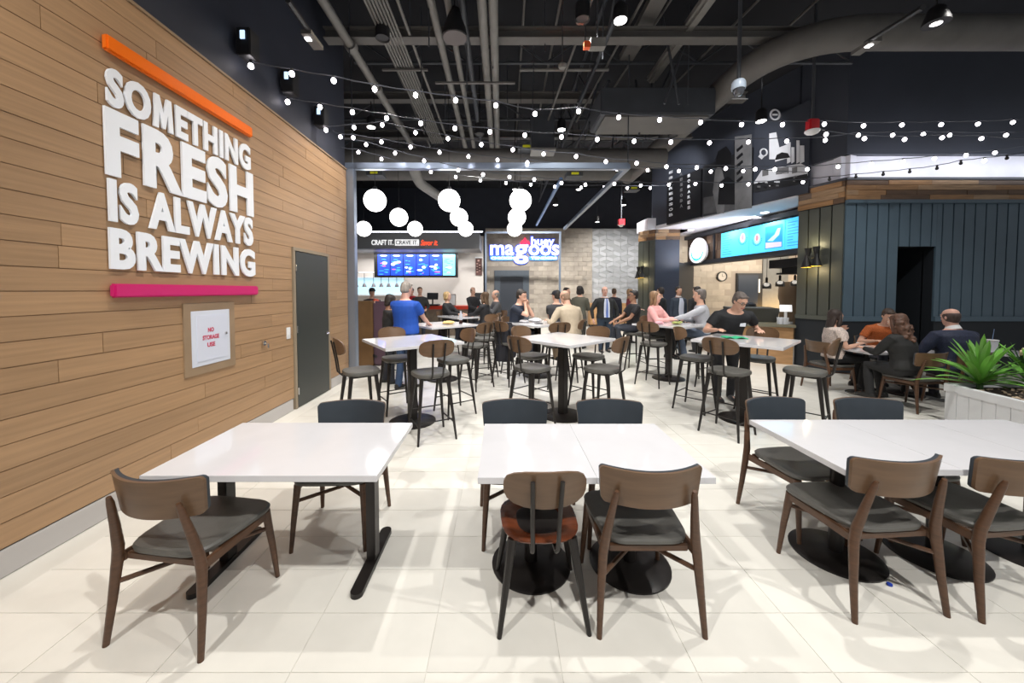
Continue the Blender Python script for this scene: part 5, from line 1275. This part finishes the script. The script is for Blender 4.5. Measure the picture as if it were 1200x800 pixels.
def person(label, x, y, face, pose='stand', H=1.75, skin='light', hair=('short', (.05, .035, .025)), top=(.1, .1, .1), sleeve='short', legs=(.03, .035, .05), seat=.79, lean=0, girth=1.0, belly=0, hands=None, head=(0, 0), shoe=(.015, .015, .015), far=False, female=False, foot_z=None, jacket=None, tie=None, glasses=False, cap=None, pattern=None, poles=None, knee_y=-.42, zoff=0, toprough=.75):
    s = H / 1.75
    t = thing('person', label, 'person', (x, y, zoff), R(face))
    vox = .0155 if far else .0105
    pz = .95 * s if pose == 'stand' else seat + .105
    py0 = 0.0
    la = R(lean)
    def tp(dx, dy, dz):   # torso space point (relative to pelvis) -> local
        k = max(0, min(1, dz / (.5 * s))); a = la * (.55 + .45 * k)
        return V(dx, py0 + dy * math.cos(a) - dz * math.sin(a), pz + dz * math.cos(a) + dy * math.sin(a) * 1.0)
    def ring(dz, rx, ry, dy=0, n=20, infl=0):
        out = []
        for k in range(n):
            an = 2 * PI * k / n; out.append(tp((rx + infl) * math.cos(an), dy + (ry + infl) * math.sin(an), dz))
        return out
    def torso_rings(lo, hi, infl):
        rs = []
        for dz, rx, ry in TOR:
            if dz < lo or dz > hi: continue
            g = girth if dz < .5 else 1 + (girth - 1) * .3
            bl = belly * max(0, 1 - abs(dz - .12) / .24); fx = 1
            if female: fx = .93 if dz < .34 and dz > .08 else (.92 if dz > .4 else 1.0)
            cy = -.02 * (1 if .3 < dz < .45 and female else 0) - bl * .5
            rs.append(ring(dz * s, rx * s * g * fx + bl * .3, ry * s * g + bl * .5 + (.012 if female and .3 < dz < .4 else 0), cy, infl=infl))
        return rs
    hipw, shw = .092 * s, (.192 if not female else .172) * s * (1 + (girth - 1) * .8)
    aU, aF = .285 * s, .255 * s
    # legs
    LEGS = []
    for sx in (-1, 1):
        hip = V(sx * hipw * (1 + (girth - 1) * .5), py0, pz - .03 * s)
        if pose == 'stand': ank = V(sx * .11 * s, .01 + (.05 if sx > 0 else -.03), .085); knee = V(sx * .105 * s, -.015, .50 * s)
        else:
            fz = foot_z if foot_z is not None else (.30 if seat > .6 else 0)
            knee = V(sx * (.13 if not female else .09), knee_y * s, seat + .075); ank = V(sx * .12, knee_y * s + .06, fz + .085)
            kl = (knee - ank).length; mx = .43 * s
            if kl > mx: ank = V(ank.x, ank.y, knee.z - mx)
            if seat > .6 and sx > 0 and foot_z is None: ank = ank + V(0, .04, -.02)
        LEGS.append((hip, knee, ank, sx))
    # head frame
    yaw, pit = R(head[0]), R(head[1])
    neck = tp(0, .0, .60 * s)
    HR = Matrix.Rotation(yaw, 3, 'Z') @ Matrix.Rotation(pit + la * .6, 3, 'X')
    hc = neck + HR @ V(0, -.012 * s, .105 * s)
    hp = lambda a, b, c: hc + HR @ V(a * s, b * s, c * s)
    body = MB()
    body.loft(torso_rings(-.2, .9, 0))
    hn = 18
    body.loft([[hp(rx * math.cos(2 * PI * k / hn), cy + ry * math.sin(2 * PI * k / hn), z) for k in range(hn)] for z, cy, rx, ry in HEAD])
    body.tube([tp(0, 0, .53 * s), neck, hp(0, .01, -.03)], [.06 * s, .055 * s, .052 * s], 12, rounded=True)
    body.tube([hp(0, -.085, .018), hp(0, -.100, -.012), hp(0, -.108, -.030)], [.009 * s, .012 * s, .014 * s], 8, rounded=True)      # nose
    body.ball(hp(0, -.078, -.068), .022 * s, 10, 6, (1.1, .8, .5)); body.ball(hp(0, -.066, -.100), .024 * s, 10, 6)                    # lips area, chin
    body.tube([hp(-.04, -.086, .028), hp(0, -.093, .024), hp(.04, -.086, .028)], .010 * s, 6, rounded=True)                       # brow
    for sx in (-1, 1): body.ball(hp(sx * .076, .008, -.012), .022 * s, 8, 6, (.5, .8, 1.3))
    for hip, knee, ank, sx in LEGS:
        m1 = hip.lerp(knee, .5); m2 = knee.lerp(ank, .3)
        body.tube([hip, m1, knee, m2, ank], [.088 * s * girth, .074 * s * (1 + (girth - 1) * .6), .054 * s, .053 * s, .036 * s], 14, rounded=True)
        body.tube([ank + V(0, .02, -.03), ank + V(0, -.06, -.045), ank + V(0, -.14, -.055)], [.036, .036, .026], 10, rounded=True, flat=.8)
    if hands is None: hands = [(-.24, -.02, .80 * s), (.24, -.02, .80 * s)] if pose == 'stand' else [(-.12, -.38, seat + .33), (.12, -.38, seat + .33)]
    ARMS = []
    for sx, hd, i in ((-1, hands[0], 0), (1, hands[1], 1)):
        sh = tp(sx * shw * .98, 0, .445 * s); w = V(*hd)
        pole = V(sx * .55, .5, -.7) if poles is None else V(*poles[i])
        el, w = ik(sh, w, aU, aF, pole)
        ARMS.append((sh, el, w, sx))
        body.tube([tp(sx * shw * .6, 0, .455 * s), sh, sh.lerp(el, .5), el], [.055 * s, .053 * s, .045 * s * (1 + (girth - 1) * .5), .038 * s], 12, rounded=True)
        body.tube([el, el.lerp(w, .35), w], [.038 * s, .039 * s, .026 * s], 12, rounded=True)
        d = (w - el).normalized(); up = V(0, 0, 1)
        if abs(d.z) > .8: side = V(0, 1, 0)
        else: side = d.cross(up).normalized()
        side = (side - d * side.dot(d)).normalized(); nrm = side.cross(d).normalized()
        if nrm.z < 0: nrm = -nrm
        if abs(d.z) > .8: nrm = V(sx, 0, 0); nrm = (nrm - d * nrm.dot(d)).normalized(); side = d.cross(nrm).normalized(); side = side if side.y < 0 else -side
        # palm
        pc = w + d * .045 * s; hs = s
        body.tube([w, w + d * .035 * hs, w + d * .085 * hs], [.027 * hs, .040 * hs, .040 * hs], 12, rounded=True, ref=side, flat=.42)
        inner = side * (1 if side.dot(V(-sx, 0, 0)) > 0 or abs(d.z) > .8 else -1)
        for k in range(4):
            off = (k - 1.5) * .0225 * hs; L = (.062, .074, .078, .060)[k] * hs; b0 = w + d * .085 * hs - inner * off * 1.0
            down = -nrm; fan = -inner * (k - 1.5) * .10
            p1 = b0 + (d + fan + down * .25).normalized() * L * .5; p2 = p1 + (d * .8 + fan + down * .8).normalized() * L * .5
            body.tube([b0 - d * .015, b0, p1, p2], [.0095 * hs, .0095 * hs, .0085 * hs, .0075 * hs], 8, rounded=True)
        tb = w + d * .03 * hs + inner * .030 * hs; t1 = tb + (d * .6 + inner * .75 - nrm * .2).normalized() * .036 * hs; t2 = t1 + (d * .9 + inner * .25 - nrm * .3).normalized() * .030 * hs
        body.tube([tb, t1, t2], [.013 * hs, .0105 * hs, .009 * hs], 8, rounded=True)
    sm = mat('skin_' + skin, SK[skin], .5, var=.05, vscale=9)
    remeshed(body, 'body', vox, sm, t, 2)
    # shirt
    tname = 'top_%d_%d_%d' % tuple(int(c * 1000) for c in top)
    tm = mat(tname + ('p' if pattern else ''), top, toprough, var=.35 if pattern else .08, vscale=70 if pattern else 14, bump=.25, bscale=14)
    sh_ = MB(); hem = -.04 if pose != 'stand' else -.10
    rs = torso_rings(hem, .53, .020 if not jacket else .028)
    sh_.loft(rs)
    for sh, el, w, sx in ARMS:
        e1 = sh.lerp(el, .62) if sleeve == 'short' else el
        rS = .067 * s * (1 + (girth - 1) * .5)
        sh_.tube([tp(sx * shw * .45, 0, .452 * s), tp(sx * shw * .98, 0, .438 * s), sh.lerp(e1, .5), e1], [.070 * s, rS, rS * .95, rS * .88 if sleeve == 'short' else .053 * s], 14, rounded=(sleeve != 'short'))
        if sleeve != 'short': sh_.tube([el, el.lerp(w, .5), w - (w - el).normalized() * .01], [.053 * s, .048 * s, .036 * s], 14)
    so_ = remeshed(sh_, 'jacket' if jacket else ('blouse' if female else 'shirt'), vox * 1.15, tm, t, 3)
    # collar
    if jacket or pattern == 'collar':
        mb = MB(); n_ = 16
        cm = mat('collar_white', (.7, .7, .72), .7) if jacket or pattern == 'collar' else tm
        for k in range(2): pass
        cg = 1 + (girth - 1) * .35
        rr0 = [tp(.076 * cg * s * math.cos(2 * PI * k / n_), .078 * cg * s * math.sin(2 * PI * k / n_) + .004, .520 * s + .018 * math.sin(2 * PI * k / n_)) for k in range(n_)]
        rr1 = [tp(.069 * s * math.cos(2 * PI * k / n_), .071 * s * math.sin(2 * PI * k / n_), .572 * s + .020 * math.sin(2 * PI * k / n_)) for k in range(n_)]
        mb.loft([rr0, rr1], cap=False); mb.loft([[p + V(0, 0, .001) for p in rr1], [tp(.058 * s * math.cos(2 * PI * k / n_), .060 * s * math.sin(2 * PI * k / n_), .53 * s) for k in range(n_)]], cap=False)
        mb.build('collar', cm, t)
    if jacket:
        mb = MB(); pts = []
        z_l = [.00, .12, .25, .38, .50]; wl = [.075, .08, .08, .075, .045]
        L_, R_ = [], []
        for z, w_ in zip(z_l, wl):
            base = [r for r in TOR if abs(r[0] - z) < .07][0]
            yf = -(base[2] * s * girth + (.5 * belly * 2 if z < .3 else 0) + .040)
            L_.append(tp(-w_ * s, yf + .012, z * s)); R_.append(tp(w_ * s, yf + .012, z * s))
        n_ = len(L_); mid = [(a + b) / 2 + V(0, -.012, 0) for a, b in zip(L_, R_)]
        mb.v = [tuple(p) for p in L_ + mid + R_] + [tuple(p + V(0, .03, 0)) for p in L_ + mid + R_]
        for i in range(n_ - 1):
            for c in range(2):
                a = c * n_ + i; b = (c + 1) * n_ + i; mb.f.append((a, b, b + 1, a + 1)); mb.f.append((a + 3 * n_, a + 1 + 3 * n_, b + 1 + 3 * n_, b + 3 * n_))
        mb.build('shirt_front', mat('dress_shirt', jacket, .7), t)
        if tie:
            mb = MB(); tw = [.030, .028, .022, .016, .014]
            vs_ = []
            for p, w_ in zip(mid, tw): vs_ += [p + V(-w_, -.006, 0), p + V(w_, -.006, 0), p + V(w_, -.016, 0), p + V(-w_, -.016, 0)]
            for i in range(n_ - 1): mb.hexa(vs_[i * 4:i * 4 + 4], vs_[i * 4 + 4:i * 4 + 8])
            mb.build('tie', mat('tie_blue', tie, .5), t)
    # trousers
    lm = mat('legs_%d_%d_%d' % tuple(int(c * 1000) for c in legs), legs, .8, var=.1, vscale=12)
    tr = MB(); tr.loft(torso_rings(-.2, .07, .010))
    for hip, knee, ank, sx in LEGS:
        tr.tube([hip, hip.lerp(knee, .5), knee, knee.lerp(ank, .4), ank + V(0, .0, -.02)], [.100 * s * girth, .086 * s * (1 + (girth - 1) * .6), .070 * s, .064 * s, .056 * s], 14, rounded=True)
    remeshed(tr, 'trousers', vox * 1.25, lm, t, 3)
    shm = mat('shoe_%d_%d_%d' % tuple(int(c * 1000) for c in shoe), shoe, .5)
    for hip, knee, ank, sx in LEGS:
        z0_ = ank.z - .083; mb = MB(); rings = []
        for yy, w_, hh in ((.075, .026, .05), (.06, .036, .085), (.0, .040, .095), (-.06, .042, .075), (-.12, .046, .055), (-.17, .038, .045), (-.195, .018, .028)):
            rings.append([V(ank.x + w_ * math.cos(2 * PI * k / 12), ank.y + yy, z0_ + hh / 2 + hh / 2 * math.copysign(abs(math.sin(2 * PI * k / 12)) ** .6, math.sin(2 * PI * k / 12))) for k in range(12)])
        mb.loft(rings).build('shoe', shm, t)
    # hair
    kind, hcol = hair
    hm = mat('hair_%d_%d_%d' % tuple(int(c * 1000) for c in hcol), hcol, .6, var=.35, vscale=30, stretch=(1, 1, .3), bump=.5, bscale=60)
    hb = MB(); hn = 18
    def hsec(lst, back, infl): return [[hp((rx + infl) * math.cos(2 * PI * k / hn), cy + back + (ry + infl) * math.sin(2 * PI * k / hn), z) for k in range(hn)] for z, cy, rx, ry in lst]
    if kind == 'fringe': hb.loft(hsec([(-.085, .015, .040, .045), (-.06, .010, .058, .066), (-.03, .0, .068, .082), (0, .0, .073, .090), (.025, .0, .074, .091), (.045, -.002, .070, .086), (.060, -.004, .060, .074)], .013, .007))
    else:
        inf = .010 if kind == 'short' else .018
        secs = [(-.075, .03, .030, .035), (-.05, .02, .058, .062), (-.02, .006, .068, .080), (.02, .004, .073, .088), (.06, .002, .073, .088), (.095, .006, .060, .074), (.115, .01, .040, .05), (.128, .01, .015, .02)]
        hb.loft(hsec(secs, .022 if kind != 'bun' else .02, inf))
        if kind == 'short': hb.tube([hp(-.045, -.052, .088), hp(0, -.062, .094), hp(.045, -.052, .088)], .019 * s, 8, rounded=True)
        if kind in ('long', 'curly', 'bob'):
            L = {'long': -.27, 'curly': -.36, 'bob': -.13}[kind]; wx = .075 if kind != 'curly' else .11
            back = lambda z: .05 + (-z) * .10
            rings = []
            for k2 in range(7):
                z = .04 + (L - .04) * k2 / 6; w_ = wx * (1 + .25 * math.sin(k2 * .6)) * (1 if k2 < 6 else .6); d_ = (.050 if kind != 'curly' else .07) * (1 if k2 < 6 else .5)
                rings.append([hp(w_ * math.cos(2 * PI * k / 16), back(z) + d_ * math.sin(2 * PI * k / 16), z) for k in range(16)])
            hb.loft(rings)
            for sx in (-1, 1): hb.tube([hp(sx * .068, -.03, .05), hp(sx * .084, -.025, -.03), hp(sx * .088, -.015, L * .45), hp(sx * .085, .0, L * .85)], [.018 * s, .026 * s, .034 * s, .016 * s], 10, rounded=True)
            if kind == 'curly':
                rr = random.Random(3)
                for q in range(46):
                    z = rr.uniform(L, .03); an = rr.uniform(0, 2 * PI); hb.ball(hp(.115 * math.cos(an), back(z) + .075 * math.sin(an), z), .026, 8, 6)
    remeshed(hb, 'hair', .008 if not far else .012, hm, t, 1)
    if cap:
        mb = MB(); mb.loft(hsec([(.03, .0, .080, .10), (.07, .004, .080, .098), (.105, .008, .062, .078), (.128, .01, .03, .04)], .006, .008)); 
        mb.loft([[hp(.07 * math.cos(a), -.07 - .09 * abs(math.sin(a)), .045 + dz) for a in [PI * k / 10 for k in range(11)]] for dz in (0, .012)])
        mb.build('cap', mat('cap_%d' % int(cap[0] * 1000), cap, .7), t)
    # face details
    em = mat('eye_white', (.6, .6, .6), .3); im = mat('eye_dark', (.02, .015, .012), .3)
    for sx in (-1, 1):
        e_ = MB().ball(hp(sx * .031, -.083, .010), .0115 * s, 8, 6).build('eye', em, t)
        MB().ball(hp(sx * .031, -.0915, .010), .0060 * s, 8, 6, (1, .6, 1)).build('iris', im, e_)
    if not far:
        for sx in (-1, 1): MB().tube([hp(sx * .016, -.0985, .030), hp(sx * .032, -.098, .036), hp(sx * .048, -.088, .032)], .0045 * s, 6, rounded=True).build('eyebrow', hm if kind != 'fringe' else mat('brow_grey', (.15, .12, .1), .7), t)
    MB().tube([hp(-.024, -.091, -.064), hp(0, -.099, -.062), hp(.024, -.091, -.064)], .0055 * s, 6, rounded=True).build('mouth', mat('lips', (.42, .13, .11), .5), t)
    if glasses:
        mb = MB()
        for sx in (-1, 1):
            mb.tube([hp(sx * .033 + .024 * math.cos(a), -.104, .008 + .018 * math.sin(a)) for a in [2 * PI * k / 12 for k in range(13)]], .0028 * s, 5)
            mb.tube([hp(sx * .056, -.102, .012), hp(sx * .078, -.02, .008), hp(sx * .078, .02, .0)], .0025 * s, 5)
        mb.tube([hp(-.01, -.108, .010), hp(.01, -.108, .010)], .0028 * s, 5); mb.build('glasses', m_black, t)
    return t, tp

BK = (.014, .014, .017); DH = (.022, .016, .013); BR = (.075, .042, .025); GR = (.20, .19, .18)
person('man in a bright royal blue shirt and jeans standing with his back turned', -1.68, 6.38, 155, H=1.84, girth=1.30, belly=.04, hair=('short', (.30, .27, .24)), top=(.010, .075, .42), legs=(.03, .06, .13), hands=[(-.18, -.42, 1.12), (.22, -.42, 1.12)], head=(-6, 14), skin='pink')
person('woman with dark brown bob in a black t-shirt left of the blue-shirted man', -2.08, 6.75, 118, H=1.62, hair=('bob', DH), top=(.02, .02, .021), legs=(.02, .022, .03), hands=[(-.10, -.36, 1.08), (.12, -.36, 1.08)], head=(10, 18), female=True, skin='tan')
person('red-haired woman in black seated in the booth', -3.0, 8.75, 30, 'sit', H=1.66, seat=.62, hair=('bob', (.30, .035, .012)), top=BK, hands=[(-.12, -.33, 1.02), (.12, -.33, 1.02)], female=True, far=True, head=(-20, 5), foot_z=.1)
person('man in a dark cap and shirt behind the booth at far left', -3.75, 10.6, 15, H=1.76, hair=('short', DH), cap=(.02, .02, .02), top=(.035, .028, .032), far=True, head=(25, 5))
person('kitchen worker in a red shirt behind the red counter', -3.62, 14.75, 0, H=1.78, hair=('short', DH), cap=(.03, .01, .01), top=(.48, .02, .03), far=True)
person('man in black apron standing behind the blue-shirted man', -2.72, 12.2, 20, H=1.80, hair=('short', (.10, .06, .03)), top=(.03, .03, .03), sleeve='long', far=True, hands=[(-.1, -.35, 1.15), (.16, -.3, 1.1)])
person('bald man in a black suit standing before the red counter', -.98, 12.4, 40, H=1.80, hair=('fringe', (.25, .18, .13)), top=BK, sleeve='long', legs=BK, far=True, hands=[(-.05, -.33, 1.12), (.14, -.33, 1.1)])
person('blonde woman in black seated at the farthest bar table', -1.45, 9.75, 70, 'sit', H=1.66, hair=('bob', (.50, .34, .16)), top=BK, sleeve='long', female=True, far=True, hands=[(-.15, -.42, 1.1), (.12, -.42, 1.1)])
person('woman with long brown hair seated facing the farthest bar table', -.42, 9.05, -115, 'sit', H=1.66, hair=('long', (.11, .065, .035)), top=BK, sleeve='long', female=True, far=True, hands=[(-.15, -.42, 1.1), (.12, -.42, 1.1)])
person('bald man in grey seated in the farthest aisle seat', -.15, 9.9, -75, 'sit', H=1.76, hair=('fringe', GR), top=(.06, .06, .065), sleeve='long', far=True, hands=[(-.15, -.40, 1.1), (.12, -.3, 1.3)])
person('bearded man in a navy t-shirt eating with both hands at his mouth', .28, 7.6, 62, 'sit', H=1.80, girth=1.08, hair=('short', (.03, .022, .018)), top=(.012, .018, .035), hands=[(-.035, -.24, 1.44), (.04, -.26, 1.42)], poles=[(-.4, -.5, -1), (.4, -.5, -1)], head=(0, 8), lean=10)
person('bald man in a beige sweater leaning on the table, back turned', 1.34, 7.05, 205, 'sit', H=1.80, girth=1.15, hair=('fringe', (.28, .18, .12)), top=(.46, .38, .28), sleeve='long', legs=(.30, .22, .14), hands=[(-.28, -.42, 1.12), (.30, -.36, 1.12)], lean=14, head=(20, 12))
person('man in a dark cap partly hidden behind the beige sweater man', 1.22, 8.15, 160, 'sit', H=1.74, hair=('short', DH), cap=(.012, .012, .02), top=(.03, .03, .035), head=(60, 5), far=True, hands=[(-.12, -.3, 1.35), (.1, -.4, 1.1)])
person('dark-haired person in an olive jacket standing far behind the middle', 2.3, 10.8, 150, H=1.82, hair=('bob', (.015, .01, .01)), top=(.085, .082, .062), sleeve='long', legs=(.09, .09, .08), far=True, hands=[(-.1, -.3, 1.15), (.2, -.3, 1.15)])
person('short-haired person standing left of the olive jacket person', 2.05, 11.6, 60, H=1.78, hair=('short', DH), top=(.06, .055, .05), sleeve='long', far=True)
person('balding man in a black bomber jacket, white shirt and blue tie', 2.86, 10.2, 5, H=1.80, girth=1.18, belly=.02, hair=('fringe', (.30, .22, .17)), top=(.016, .017, .018), sleeve='long', legs=(.018, .032, .055), jacket=(.62, .66, .78), tie=(.10, .18, .50), hands=[(-.33, -.02, .92), (.33, -.02, .92)], poles=[(-1, .3, 0), (1, .3, 0)], head=(-8, -3), skin='pink')
person('woman with light brown hair in a maroon top and dark trousers', 4.2, 12.0, 80, H=1.74, hair=('long', (.28, .17, .09)), top=(.17, .018, .028), legs=(.03, .025, .025), female=True, far=True, hands=[(-.24, -.02, .88), (.12, -.34, 1.1)])
person('dark-dressed person half hidden behind the maroon top woman', 3.95, 12.9, 150, H=1.76, hair=('short', (.10, .06, .04)), top=(.018, .02, .035), sleeve='long', far=True)
person('dark-haired man in black seated sideways left of the pink jacket', 3.0, 8.35, -85, 'sit', H=1.74, girth=1.05, hair=('short', (.012, .01, .01)), top=BK, hands=[(-.14, -.40, 1.02), (.12, -.38, 1.0)], glasses=True, skin='tan')
person('woman with light brown hair in a pink jacket at the bar table', 3.2, 7.66, 40, 'sit', H=1.70, hair=('long', (.26, .15, .08)), top=(.72, .36, .35), sleeve='long', legs=(.02, .02, .022), female=True, girth=1.08, hands=[(-.10, -.38, 1.13), (.14, -.40, 1.13)], head=(10, 0), skin='pink')
person('man in a navy blazer and open white shirt standing at the back', 5.25, 10.9, 10, H=1.80, hair=('short', DH), top=(.028, .042, .065), sleeve='long', legs=(.018, .022, .04), jacket=(.72, .72, .76), far=True, skin='mid')
person('man in black with his back turned beside the blazer man', 5.42, 10.2, 200, H=1.80, girth=1.12, hair=('short', DH), top=BK, sleeve='long', legs=BK, far=True)
person('man in a black suit standing left of the blazer man', 4.85, 11.2, 215, H=1.78, hair=('short', DH), top=BK, sleeve='long', legs=BK, far=True, skin='mid')
person('grey-haired man in a light grey sweater reaching over the table', 4.02, 7.30, -112, 'sit', H=1.80, hair=('short', (.13, .11, .10)), top=(.42, .43, .47), sleeve='long', legs=(.10, .13, .19), hands=[(-.05, -.42, 1.14), (.22, -.58, 1.13)], head=(-10, -3), lean=6)
pm, ptp = person('man in glasses and a black polo bending to wipe the bar table', 3.50, 5.72, -8, H=1.78, girth=1.22, belly=.03, hair=('short', (.11, .09, .08)), top=(.008, .009, .012), legs=(.02, .02, .024), hands=[(-.34, -.50, 1.15), (.30, -.36, 1.14)], lean=34, head=(14, 8), glasses=True, shoe=(.04, .04, .045))
c = ptp(.09, -.165, .38); MB().box(c, (.075, .012, .05), (R(15), 0, 0)).build('shirt_emblem', m_letter, pm, smooth=False)
person('dark-haired woman in a white lace top with her hand at her mouth', 5.72, 6.30, 68, 'sit', H=1.68, seat=.49, hair=('long', (.035, .022, .018)), top=(.60, .50, .45), legs=(.015, .015, .017), female=True, girth=1.22, hands=[(-.12, -.28, .82), (.07, -.15, 1.02)], poles=[(-.5, .3, -.8), (.5, -.2, -1)], head=(12, 8), pattern='lace')
person('man in an orange patterned shirt leaning over the low table', 7.0, 6.78, -22, 'sit', H=1.78, seat=.49, hair=('short', (.06, .04, .03)), top=(.42, .10, .02), girth=1.12, hands=[(-.25, -.40, .82), (.12, -.42, .82)], lean=20, head=(0, 14), pattern='lace')
person('woman with long curly brown hair in black, seated with her back turned', 5.86, 5.30, 192, 'sit', H=1.66, seat=.49, hair=('curly', (.085, .038, .022)), top=(.012, .012, .012), sleeve='long', legs=(.015, .015, .016), female=True, girth=1.18, hands=[(-.2, -.42, .82), (.14, -.42, .82)], lean=8, head=(10, 5))
person('bald man in a navy sweater seated with his back to the viewer', 6.70, 5.36, 180, 'sit', H=1.82, seat=.49, hair=('fringe', (.07, .045, .04)), top=(.016, .022, .05), sleeve='long', legs=(.02, .02, .03), girth=1.42, hands=[(-.25, -.40, .82), (.25, -.40, .82)], lean=8, pattern='collar', skin='pink')
# green tote held by the seated man in black
t = thing('tote_bag', 'bright green shopping bag hanging beside the maroon top woman', 'bag', (4.16, 11.72, .28))
MB().hexa([V(-.13, -.05, 0), V(.13, -.05, 0), V(.11, .05, 0), V(-.11, .05, 0)], [V(-.16, -.03, .38), V(.14, -.03, .38), V(.14, .03, .38), V(-.16, .03, .38)]).build('bag_body', mat('bag_green', (.02, .30, .06), .5), t, bevel=.01); MB().tube([(-.08, 0, .37), (-.06, 0, .5), (.06, 0, .5), (.08, 0, .37)], .008, 6).build('handle', MATS['bag_green'], t)
# wood cabinet by the far wall
t = thing('wood_cabinet', 'low pale wood cabinet against the grey chevron wall', 'cabinet', (4.95, 17.2, 0))
MB().box((0, 0, .62), (1.7, .5, 1.0)).build('cabinet_body', m_cf, t, bevel=.01, smooth=False); MB().box((0, 0, .06), (1.6, .44, .12)).build('plinth', m_black, t, smooth=False)
for s_ in (-1, 1): MB().box((s_ * .42, -.26, .62), (.80, .02, .92)).build('door', m_cf, t, bevel=.004, smooth=False)

# each rod named by its place, counted from the left of the photo
ORD = 'first second third fourth fifth sixth seventh eighth ninth tenth eleventh twelfth thirteenth fourteenth fifteenth sixteenth seventeenth eighteenth nineteenth twentieth'.split()
for base_n, txt in (('hanger_rod', 'thin dark straight rod hanging from the ceiling'), ('brace_rod', 'thicker slanted dark brace rod under the ceiling')):
    L_ = [o for o in bpy.data.objects if o.name.split('.')[0] == base_n and o.parent is None and 'group' in o]
    L_.sort(key=lambda o: sum(v.co.x / v.co.y for v in o.data.vertices) / len(o.data.vertices))
    for k, o in enumerate(L_):
        o['label'] = txt + (', %s from the left' % ORD[k] if k < len(L_) / 2 else ', %s from the right' % ORD[len(L_) - 1 - k])
